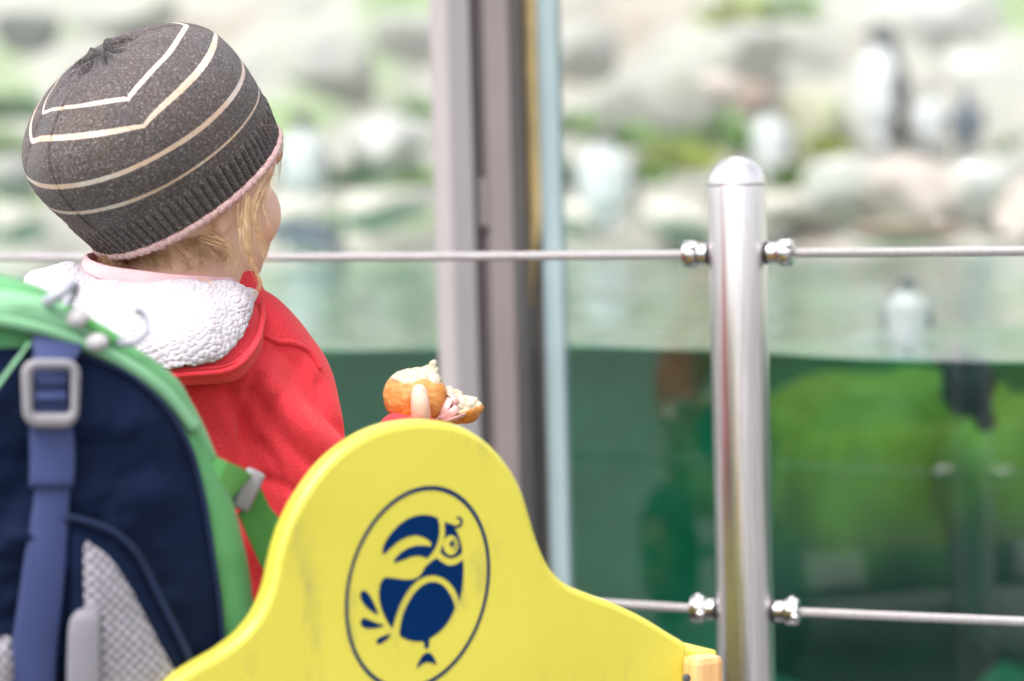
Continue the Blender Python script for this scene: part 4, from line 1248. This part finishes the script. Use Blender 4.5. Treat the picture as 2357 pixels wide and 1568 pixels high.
# fleece: pebbled pile on the lining
NA2, NB2 = 420, 230
ai = np.linspace(0, 1, NA2); bmax = np.interp(ai, [0, 0.1, 0.3, 0.5, 0.62, 0.72, 0.82, 0.92, 1.0], [0.55, 0.86, 0.95, 0.95, 0.92, 0.80, 0.62, 0.48, 0.42])
bmax = bmax + 0.018 * np.array([mnoise.noise((a * 60, 0, 0)) for a in ai]) + 0.012 * np.array([mnoise.noise((a * 170, 3, 0)) for a in ai])
fa = ai * 259
ia = np.minimum(fa.astype(int), 258); ta = (fa - ia)
def sample(G, b_arr):
    fb_ = b_arr * (NB - 1); ib = np.minimum(fb_.astype(int), NB - 2); tb = (fb_ - ib)[:, None]
    g0 = G[ib, ia] * (1 - ta)[:, None] + G[ib, ia + 1] * ta[:, None]
    g1 = G[ib + 1, ia] * (1 - ta)[:, None] + G[ib + 1, ia + 1] * ta[:, None]
    return g0 * (1 - tb) + g1 * tb
FG = np.stack([sample(H3, bmax * k) for k in np.linspace(0, 1, NB2)])
FN = np.stack([sample(HN, bmax * k) for k in np.linspace(0, 1, NB2)])
dispf = np.zeros((NB2, NA2))
for j in range(NB2):
    for i in range(NA2):
        p = FG[j, i]
        dd = mnoise.voronoi((p[0] * 250, p[1] * 250, p[2] * 250))[0]
        dispf[j, i] = 1 - math.exp(-(dd[1] - dd[0]) / 0.14)
for _ in range(1):
    dispf = (dispf + np.roll(dispf, 1, 0) + np.roll(dispf, -1, 0) + np.roll(dispf, 1, 1) + np.roll(dispf, -1, 1)) / 5
mod = fbm(FG.reshape(-1, 3), 45, 2, 2.0).reshape(NB2, NA2)
edge = smoothstep(0, 0.06, np.linspace(0, 1, NB2))[:, None] * smoothstep(1.0, 0.985, np.linspace(0, 1, NB2))[:, None]
puff = 0.0045 * np.sin(np.linspace(0, 1, NB2) * math.pi)[:, None] ** 0.25
FG = FG + FN * ((np.linspace(0.0014, 0.0015, NB2)[:, None] * dispf * (0.85 + 0.5 * mod) * (0.4 + 0.6 * edge)) + 0.0016 * mod + puff + 0.0006)[:, :, None]
fle = grid('fleece_lining', FG - np.array(list(BASE)), FLEECE, hood)
fle['label'] = 'pebbled white fleece lining of the open hood'
tf = MB(); r_ = np.random.default_rng(3)
def tufts(row, nrow, outdir, n, size):
    for _ in range(n):
        i = r_.integers(2, NA2 - 2)
        p = row[i] + r_.normal(size=3) * 0.0008
        d = outdir[i] + 0.45 * r_.normal(size=3); d /= np.linalg.norm(d)
        ln = size * r_.uniform(0.5, 1.4)
        s1 = np.cross(d, r_.normal(size=3)); s1 /= np.linalg.norm(s1); s2 = np.cross(d, s1)
        w = size * r_.uniform(0.22, 0.4)
        base_ = [p + w * (s1 * math.cos(t) + s2 * math.sin(t)) for t in (0, 2.1, 4.2)]
        mid_ = [p + d * ln * 0.6 + 0.7 * w * (s1 * math.cos(t) + s2 * math.sin(t)) for t in (0.5, 2.6, 4.7)]
        tf.add(base_ + mid_ + [p + d * ln], [(0, 1, 4, 3), (1, 2, 5, 4), (2, 0, 3, 5), (3, 4, 6), (4, 5, 6), (5, 3, 6)])
out_dir = FG[-1] - FG[-12]; out_dir /= np.linalg.norm(out_dir, axis=1)[:, None] + 1e-9
tufts(FG[-1], None, out_dir + FN[-1] * 0.5, 700, 0.0032)
in_dir = FG[3] - FG[14]; in_dir /= np.linalg.norm(in_dir, axis=1)[:, None] + 1e-9
tufts(FG[6], None, in_dir * 0.5 + FN[6] + upv * 0.5, 900, 0.0028)
base_n = FN
for _ in range(42000):
    j = int(r_.uniform(0.01, 0.995) * (NB2 - 1)); i = r_.integers(1, NA2 - 1)
    p = FG[j, i]; d = base_n[j, i] + 0.9 * r_.normal(size=3); d /= np.linalg.norm(d)
    s1 = np.cross(d, r_.normal(size=3)); s1 /= np.linalg.norm(s1) + 1e-9
    ln, w = r_.uniform(0.0010, 0.0028), 0.00012
    q = p + d * ln * 0.6 + s1 * ln * 0.2
    tf.add([p - s1 * w, p + s1 * w, q + s1 * w, q - s1 * w, p + d * ln + s1 * ln * 0.5], [(0, 1, 2, 3), (3, 2, 4)])
tf.obj('fleece_tufts', FLEECE, hood)['kind'] = 'stuff'
# upturned front end of the hood with its dark snap
tip = np.array([list(P(*q)) for q in [(575, 700, 1.752), (588, 680, 1.756), (602, 682, 1.760), (606, 705, 1.758), (600, 740, 1.745)]])
MB().tube(spline(tip, 30) - np.array(list(BASE)), 0.0040, 10).obj('hood_end', RED, hood)
MB().ell(P(606, 708, 1.765) - BASE, (0.0032, 0.003, 0.0050)).obj('snap', DARK, hood)
# ---- collar of the shirt below
ca = np.linspace(-0.15, math.pi + 0.35, 90)
cen = P(352, 612, 1.752); 
cpx = spline([(560, 640, 1.765), (520, 655, 1.728), (455, 652, 1.712), (390, 648, 1.704), (320, 640, 1.701), (250, 630, 1.704), (205, 615, 1.715), (196, 602, 1.735), (215, 598, 1.765), (300, 600, 1.80)], 120)
cp = np.array([list(P(*q)) for q in cpx])
cc = cp.mean(axis=0)
MB().tube(cp - np.array(list(BASE)), 0.0055, 12, flat=0.42, ref=(0, 0, 1)).obj('collar', PINK, person)
st = cp + np.array([0, 0, -0.0040]) + tc * 0.0022
MB().tube(st - np.array(list(BASE)), 0.0005, 6).obj('collar_stitching', PINK, person)
sh = np.stack([cp + np.array([0, 0, -0.003]) - tc * 0.001, cp + np.array([0, 0, -0.016]) + tc * 0.004, cp + np.array([0, 0, -0.035]) + tc * 0.006])
grid('shirt', sh - np.array(list(BASE)), SHIRT, person)
# trousers
tb_ = MB()
for hip, s in ((hipR, 1), (hipL, -1)):
    knee = hip + fw2 * 0.10 + rt2 * (0.07 * s); knee.z = FLOOR_Z + 0.10
    ank = hip + fw2 * 0.16 - rt2 * (0.015 * s); ank.z = zf + 0.004
    tb_.capsule([hip, knee], [0.066, 0.051]); tb_.capsule([knee, ank], [0.049, 0.036])
v, f, n = remeshed(tb_, 0.005, 4)
mesh('trousers', v - np.array(list(BASE)), f, DENIM, person)

# ------------------------------------------------------------------ bread roll with ham in the child's hand
m = Mat('bread_roll')
at = m.n('ShaderNodeAttribute', attribute_name='Col')
m.set(Base_Color=m.mix(0.4, at.outputs['Color'], m.mix(1.0, at.outputs['Color'], m.ramp(m.noise(140, 4), [(0.3, (0.6, 0.55, 0.5)), (0.7, (1.3, 1.3, 1.3))]), 'MULTIPLY')), Roughness=0.5, Subsurface_Weight=0.1, Subsurface_Radius=(0.006, 0.003, 0.002))
m.bump(m.noise(420, 3), 0.4, 0.0008)
BREAD = m.m
HAM = simple('ham', (0.72, 0.40, 0.38), 0.35, 0, 0.2, 90, 260, 0.2, 0.0006)
roll = empty('bread_roll', 'half eaten bread roll with ham held in the child\'s hand', 'food')
RB = P(957, 905, 1.79); roll.location = RB
CX, CY, CZ = (C3 @ Vector(q) for q in ((1, 0, 0), (0, 1, 0), (0, 0, 1)))
cax = [list(CX), list(CY), list(CZ)]
def crumbly(name, shapes, split, seed, voxel=0.0011):
    b = MB()
    for c, rad in shapes: b.ell(P(*c), rad, cax, 26, 16)
    v, f, n = remeshed(b, voxel, 3)
    loc = (v - np.array(list(RB))) @ np.array(cax).T                     # camera-aligned: x right, y up, z to camera
    cr = split(loc)                                                    # > 0 where torn open
    nz_ = fbm(v, 170, 3, seed); nz2 = fbm(v, 420, 2, seed + 3)
    torn = smoothstep(-0.0005, 0.0015, cr + 0.0016 * nz_)
    v = v + n * (torn * (0.0020 * nz_ + 0.0012 * nz2) + (1 - torn) * (0.0009 * fbm(v, 60, 2, seed) + 0.0004 * fbm(v * np.array([1, 1, 1.8]), 170, 3, seed + 2)))[:, None]
    crust = np.array([0.62, 0.215, 0.035]); pale = np.array([0.66, 0.34, 0.11]); crumb = np.array([0.58, 0.50, 0.37])
    t2 = np.clip(0.5 + 0.9 * fbm(v, 90, 3, seed + 9) + 26 * loc[:, 1] + 6 * np.abs(loc[:, 0]), 0, 1)[:, None]
    col = (crust * (1 - t2) + pale * t2) * (1 - torn[:, None]) + crumb * torn[:, None]
    me = bpy.data.meshes.new(name); me.from_pydata([tuple(q) for q in v - np.array(list(RB))], [], f)
    finish(me, BREAD, True, None, np.clip(col, 0, 1))
    return link(bpy.data.objects.new(name, me), roll)
px_ = 1.79 / FPX
crumbly('roll_piece', [((955, 905, 1.790), (0.0235, 0.0185, 0.0165)), ((925, 915, 1.789), (0.0135, 0.0165, 0.0135)), ((985, 912, 1.790), (0.0140, 0.0190, 0.0140)), ((955, 935, 1.790), (0.020, 0.015, 0.014)), ((960, 868, 1.796), (0.0165, 0.0060, 0.010)), ((995, 853, 1.798), (0.0045, 0.0075, 0.005)), ((975, 862, 1.797), (0.0110, 0.0055, 0.008))],
        lambda l: l[:, 1] - (0.0085 + 0.0015 * np.sin(l[:, 0] * 260) - 0.10 * l[:, 0] * 0), 4.0)
crumbly('roll_piece', [((1062, 940, 1.796), (0.0150, 0.0095, 0.010)), ((1090, 940, 1.797), (0.0075, 0.0050, 0.007)), ((1040, 955, 1.797), (0.0130, 0.0080, 0.009)), ((1068, 957, 1.798), (0.011, 0.0065, 0.008)), ((1048, 915, 1.800), (0.007, 0.006, 0.005)), ((1033, 905, 1.799), (0.0035, 0.0060, 0.004))],
        lambda l: l[:, 1] + 0.0158 - 0.42 * (l[:, 0] - 0.033), 8.0)
hb = MB()
for k, (g, wd) in enumerate([([(1012, 968, 1.786), (1024, 940, 1.783), (1036, 918, 1.785)], 0.0042), ([(1018, 970, 1.784), (1040, 950, 1.780), (1052, 938, 1.783)], 0.0036), ([(1000, 972, 1.787), (1020, 958, 1.784), (1034, 930, 1.786)], 0.0030), ([(1028, 972, 1.783), (1052, 962, 1.781), (1070, 955, 1.785)], 0.0032), ([(1036, 905, 1.789), (1050, 922, 1.786), (1046, 935, 1.786)], 0.0038)]):
    p = np.array([list(P(*q)) for q in spline(g, 12)]) - np.array(list(RB))
    hb.tube(p, np.linspace(wd, wd * 0.7, 12), 10, flat=0.28, ref=tuple(CX * 0.8 + CZ * (0.5 - 0.3 * k)))
hb.obj('ham', HAM, roll)

# ------------------------------------------------------------------ green and navy backpack standing in the cart
def fabric(name, c, vary=0.12, sheen=0.1, spec=0.35, rough=0.6):
    m = Mat(name)
    w = m.n('ShaderNodeTexWave', {'Vector': m.coord(), 'Scale': 260, 'Distortion': 1.0})
    m.set(Base_Color=m.ramp(m.noise(18, 4), [(0.3, tuple(q * (1 - vary) for q in c)), (0.7, tuple(min(1, q * (1 + vary)) for q in c))]), Roughness=rough, Specular_IOR_Level=spec, Sheen_Weight=sheen, Sheen_Roughness=0.5)
    m.bump(w.outputs['Fac'], 0.15, 0.0006)
    return m.m
BGREEN = fabric('pack_green', (0.100, 0.32, 0.125))
BLIME = fabric('pack_light_green', (0.20, 0.43, 0.24))
NAVY = fabric('pack_navy', (0.0040, 0.0095, 0.033), 0.25, 0.0, 0.12, 0.8)
STRAP = fabric('strap_blue', (0.038, 0.055, 0.155), 0.12, 0.03)
GSTRAP = fabric('strap_green', (0.12, 0.42, 0.12))
GREYP = simple('buckle_grey', (0.27, 0.255, 0.28), 0.5, 0, 0.05, 30)
CORD = simple('cord_grey', (0.34, 0.35, 0.40), 0.5, 0, 0.1, 30)
TABM = fabric('tab_grey', (0.25, 0.235, 0.27), 0.1)
BEAD = simple('bead_white', (0.48, 0.455, 0.47), 0.4, 0, 0.1, 40)
m = Mat('pocket_netting')
uvm = m.n('ShaderNodeUVMap', uv_map='UVMap').outputs[0]
vo = m.n('ShaderNodeTexVoronoi', {'Vector': m.n('ShaderNodeMapping', {'Vector': uvm, 'Scale': (205, 205, 1), 'Rotation': (0, 0, 0.78)}).outputs[0], 'Scale': 1.0, 'Randomness': 0.12}, voronoi_dimensions='2D')
hole = m.ramp(vo.outputs['Distance'], [(0.20, (0, 0, 0)), (0.46, (1, 1, 1))])
m.set(Base_Color=m.mix(hole, (0.10, 0.10, 0.125), (0.37, 0.345, 0.385)), Roughness=0.8)
m.bump(hole, 0.8, 0.0015)
NET = m.m
PK = Plane(P(300, 1100, 1.465), 24.0, 4.0)
pack = empty('backpack', 'green and navy blue backpack with grey buckles standing behind the yellow board', 'backpack')
pack.location = PK.pt(-0.06, 0, -0.07); pack.location.z = FLOOR_Z
BB = pack.location
outer = [(20, 650), (90, 664), (160, 694), (240, 738), (320, 788), (400, 858), (462, 935), (510, 1030), (550, 1140), (582, 1260), (610, 1400), (622, 1560), (600, 1720), (565, 1850), (480, 1900), (300, 1915), (0, 1915), (-250, 1915), (-400, 1890), (-480, 1800), (-505, 1600), (-490, 1350), (-440, 1120), (-370, 940), (-270, 790), (-160, 700), (-60, 656)]
ou = [tuple(q) for q in spline([PK.uv(*q) for q in outer], 140, closed=True)]
DEP = 0.125
pf_ = [(0.030, 0.004), (0.018, 0.004), (0.009, 0.001), (0.003, -0.006), (0.0, -0.018), (0.0, -0.05), (0.0, -DEP + 0.03), (0.006, -DEP + 0.010), (0.022, -DEP)]
mainb = slab('main_bag', PK, ou, pf_, BGREEN, pack, BB)
# crumpled cloth
vv = np.zeros(len(mainb.data.vertices) * 3); mainb.data.vertices.foreach_get('co', vv); vv = vv.reshape(-1, 3)
nn_ = np.zeros(len(vv) * 3); mainb.data.vertices.foreach_get('normal', nn_); nn_ = nn_.reshape(-1, 3)
vv += nn_ * (0.004 * fbm(vv, 16, 3, 1.0))[:, None]
mainb.data.vertices.foreach_set('co', vv.ravel()); mainb.data.update()
def pad(name, pxs, mat, edge_off, top_off, parent, n=110, rings=16, wob=0.002, uvscale=None, seed=0.0):
    """a cushioned panel on the pack front: outline in grid points, swelling from edge_off to top_off"""
    o2 = spline(pxs, n, closed=True)
    c = o2.mean(axis=0)
    G = []; UVs = []
    for k in range(rings):
        t = k / (rings - 1)
        s = 1 - t ** 1.0 * 0.995
        off = edge_off + (top_off - edge_off) * (1 - (1 - t) ** 4)
        row = []
        for q in o2:
            p2 = c + (q - c) * s
            w = wob * mnoise.fractal((p2[0] * 0.006 + seed, p2[1] * 0.009, seed), 1.0, 2.0, 3) * (1 - (1 - t) ** 3)
            p3 = PK.hit(p2[0], p2[1], off + w); row.append(list(p3 - BB))
            UVs.append(((p3 - PK.o).dot(PK.e), (p3 - PK.o).dot(PK.up)))
        G.append(row)
    return grid(name, np.array(G), mat, parent, closed=True, uv=np.array(UVs))
navy = [(60, 800), (130, 803), (200, 814), (300, 856), (385, 930), (442, 1025), (474, 1140), (494, 1260), (514, 1400), (524, 1560), (520, 1720), (500, 1830), (300, 1860), (0, 1860), (-250, 1850), (-400, 1760), (-430, 1560), (-400, 1300), (-330, 1080), (-230, 900), (-100, 815)]
front = pad('front_panel', navy, NAVY, 0.004, 0.020, pack, wob=0.0075, seed=2.0, rings=40, n=160)
def ribbon(name, pts, mat, parent, th=0.0022, n=40):
    """pts = (px, py, half width px, angle deg, offset or distance 'd')"""
    a = spline([q[:3] for q in pts], n)
    ang = np.interp(np.linspace(0, 1, n), np.linspace(0, 1, len(pts)), [q[3] for q in pts])
    off = spline([(q[4], 0, 0) for q in pts], n)[:, 0]
    sec = []
    for (x, y, hw), g, of in zip(a, ang, off):
        dx, dy = math.cos(R(g)) * hw, -math.sin(R(g)) * hw
        l0, r0 = PK.hit(x - dx, y - dy, of), PK.hit(x + dx, y + dy, of)
        l1, r1 = l0 - PK.n * th, r0 - PK.n * th
        sec.append([list(p - BB) for p in (l0, l0.lerp(r0, 0.06) + PK.n * th * 0.25, l0.lerp(r0, 0.94) + PK.n * th * 0.25, r0, r1, l1)])
    return grid(name, np.array(sec), mat, parent, closed=True)
st1 = ribbon('webbing_strap', [(134, 770, 56, 0, 0.010), (132, 800, 56, -4, 0.014), (122, 845, 44, 0, 0.022), (120, 900, 38, 0, 0.026), (118, 950, 42, 0, 0.026), (120, 1000, 50, 0, 0.025), (122, 1060, 51, 0, 0.0255), (120, 1110, 50, 0, 0.0265), (119, 1122, 50, 0, 0.0245)], STRAP, pack, 0.003)
ribbon('webbing_strap', [(122, 1060, 41, 0, 0.0215), (120, 1150, 40, 0, 0.023), (108, 1260, 46, 3, 0.025), (95, 1380, 50, 3, 0.026), (80, 1500, 52, 2, 0.026), (75, 1600, 52, 0, 0.026), (72, 1700, 52, 0, 0.024)], STRAP, pack, 0.003)
# ladder-lock buckle: rounded frame with two slots
def rrect(cx, cy, hw, hh, r, n=8, taper=0.0):
    out = []
    for (sx, sy, a0) in ((1, -1, -90), (1, 1, 0), (-1, 1, 90), (-1, -1, 180)):
        for k in range(n):
            a = R(a0 + 90 * k / (n - 1))
            x = sx * (hw - r) + r * math.cos(a); y = sy * (hh - r) + r * math.sin(a)
            out.append((cx + x * (1 - taper * y / hh), cy + y))
    return out
def ring_frame(name, plane_pts_o, plane_pts_i, off, th, mat, parent):
    n = len(plane_pts_o); V_ = []
    o2 = np.array(plane_pts_o, dtype=float); i2 = np.array(plane_pts_i, dtype=float)
    rows = [(0.0, -th), (0.0, -th * 0.35), (0.25, 0.0), (0.72, 0.0), (1.0, -th * 0.35), (1.0, -th)]
    for t, z in rows:
        for a, b in zip(o2, i2):
            q = a + (b - a) * t
            V_.append(PK.hit(q[0], q[1], off + z) - BB)
    f = grid_faces(len(rows), n, True)
    f += [((len(rows) - 1) * n + i, (len(rows) - 1) * n + (i + 1) % n, (i + 1) % n, i) for i in range(n)]
    return mesh(name, V_, f, mat, parent)
bk = ring_frame('ladder_buckle', rrect(117, 906, 67, 80, 38, taper=0.05), rrect(119, 901, 43, 50, 10), 0.0325, 0.006, GREYP, st1)
ribbon('buckle_webbing', [(120, 858, 35, 0, 0.024), (120, 872, 35, 0, 0.0285), (119, 886, 35, 0, 0.0285), (119, 894, 35, 0, 0.022)], STRAP, bk, 0.002, 16)
ribbon('buckle_webbing', [(119, 894, 35, 0, 0.0215), (118, 908, 35, 0, 0.0300), (117, 924, 35, 0, 0.0300), (117, 940, 35, 0, 0.023)], STRAP, bk, 0.002, 16)
# netting pocket, its tab, cuffs of the side pocket
dk = [(150, 1190), (215, 1205), (275, 1235), (325, 1290), (370, 1380), (420, 1480), (462, 1580), (480, 1700), (400, 1780), (200, 1780), (155, 1650), (150, 1400)]
pk2 = pad('front_pocket', dk, NAVY, 0.019, 0.030, pack, wob=0.0015, seed=5.0)
net = [(194, 1262), (216, 1258), (250, 1282), (292, 1340), (330, 1410), (372, 1490), (415, 1570), (440, 1660), (380, 1730), (250, 1730), (200, 1640), (196, 1450)]
pad('pocket_netting', net, NET, 0.0300, 0.036, pk2, wob=0.001, seed=7.0)
ribbon('pocket_tab', [(202, 1400, 22, 12, 0.036), (196, 1430, 34, 4, 0.038), (193, 1500, 36, 0, 0.039), (192, 1600, 37, 0, 0.039), (190, 1700, 37, 0, 0.037)], TABM, pk2, 0.0015)
NSEAM = fabric('pack_navy_seam', (0.010, 0.020, 0.060), 0.2, 0.05, 0.2, 0.7)
for nm_, pts_, rd_ in (('pocket_seam', [(x, y, 0.0255) for x, y in dk[:9]], 0.0022), ('panel_seam', [(x * 0.985 + 2, y + 8, 0.0075) for x, y in navy[1:11]], 0.0016)):
    q_ = np.array([list(PK.hit(x, y, o) - BB) for x, y, o in spline(pts_, 60)])
    MB().tube(q_, rd_, 8).obj(nm_, NSEAM, pack)
net2 = [(8, 1462), (30, 1475), (42, 1520), (40, 1580), (34, 1660), (0, 1700), (-60, 1700), (-80, 1560), (-40, 1480)]
pad('side_netting', net2, NET, 0.020, 0.030, pack, wob=0.001, seed=9.0)
# green lid seam, light piping, corner strap
def cordage(name, pts, rad, mat, parent, n=50, seg=8):
    p = np.array([list(PK.hit(x, y, o) - BB) for x, y, o in spline(pts, n)])
    return MB().tube(p, rad, seg).obj(name, mat, parent)
cordage('lid_piping', [(-160, 760, 0.006), (-60, 735, 0.009), (0, 738, 0.010), (90, 756, 0.010), (190, 790, 0.009), (290, 838, 0.006), (380, 905, 0.004), (450, 990, 0.002)], 0.0042, BLIME, pack)
lid = [(-140, 710), (-40, 674), (20, 668), (110, 688), (190, 724), (262, 764), (250, 790), (160, 762), (60, 742), (-40, 735), (-150, 760)]
pad('lid_fold', lid, BLIME, 0.002, 0.012, pack, wob=0.002, seed=3.0)
ribbon('corner_strap', [(60, 800, 16, 50, 0.017), (38, 830, 26, 48, 0.021), (8, 872, 26, 48, 0.022), (-30, 925, 26, 48, 0.022), (-70, 980, 26, 48, 0.022)], BLIME, pack, 0.004)
# haul loop with cord ends and beads on top
cordage('haul_loop', [(96, 700, 0.000), (112, 690, 0.012), (142, 674, 0.016), (165, 655, 0.010), (172, 668, 0.000), (150, 705, -0.002), (120, 715, 0.002), (98, 704, 0.004)], 0.0030, CORD, pack)
ribbon('loop_cover', [(98, 698, 9, 60, 0.006), (116, 692, 14, 60, 0.014), (140, 682, 15, 60, 0.016), (160, 668, 8, 60, 0.010)], CORD, pack, 0.004)
cordage('pull_ring', [(255, 778, 0.004), (285, 792, 0.006), (315, 786, 0.002), (338, 760, -0.004), (332, 728, -0.008), (312, 712, -0.008)], 0.0021, CORD, pack)
cordage('zip_cord', [(150, 715, 0.004), (190, 735, 0.008), (230, 762, 0.007), (262, 782, 0.005)], 0.0034, GSTRAP, pack)
for i, (x, y, r1, r2) in enumerate(((178, 732, 0.0068, 0.0062), (222, 788, 0.0075, 0.0056))):
    c = PK.hit(x, y, 0.012) - BB
    MB().ell(c, (r1, 0.005, r2), seg=20, rings=12).obj('cord_bead', BEAD, pack)
# compression strap with side buckle, running down behind the board
SP_ = Plane(PK.pt(PK.uv(560, 1130)[0], 0, -0.045), 22.0)
def side_ribbon(name, pts, hw, mat, parent, th=0.0025, n=30):
    a = spline([q[:2] for q in pts], n); off = np.interp(np.linspace(0, 1, n), np.linspace(0, 1, len(pts)), [q[2] for q in pts])
    t = np.gradient(a, axis=0); t /= np.linalg.norm(t, axis=1)[:, None]; nr = np.stack([-t[:, 1], t[:, 0]], 1)
    hwv = np.interp(np.linspace(0, 1, n), np.linspace(0, 1, len(hw)), hw)
    sec = []
    for p, q, o, h in zip(a, nr, off, hwv):
        l0, r0 = SP_.hit(*(p - q * h), o), SP_.hit(*(p + q * h), o)
        sec.append([list(x - BB) for x in (l0, r0, r0 - SP_.n * th, l0 - SP_.n * th)])
    return grid(name, np.array(sec), mat, parent, closed=True, smooth=False)
s1 = side_ribbon('compression_strap', [(480, 1082, 0.046), (510, 1098, 0.044), (545, 1112, 0.030), (570, 1135, 0.012), (600, 1185, 0.004), (650, 1240, 0.000), (710, 1300, -0.004)], [36, 38, 36, 32, 28, 27, 27], GSTRAP, pack)
side_ribbon('compression_strap', [(560, 1175, 0.010), (590, 1225, 0.006), (625, 1290, 0.002), (670, 1370, 0.0)], [14, 22, 26, 26], GSTRAP, pack)
bx = SP_.hit(570, 1128, 0.016) - BB
ax3 = Matrix.Rotation(R(-28), 3, SP_.n)
MB().box(bx, (0.0062, 0.0045, 0.0135), [list(ax3 @ SP_.e), list(ax3 @ SP_.n), list(ax3 @ SP_.up)], 0.0025).box(bx + SP_.up * 0.011 - SP_.e * 0.008, (0.0055, 0.0035, 0.0035), [list(ax3 @ SP_.e), list(ax3 @ SP_.n), list(ax3 @ SP_.up)], 0.0012).obj('side_buckle', GREYP, s1)
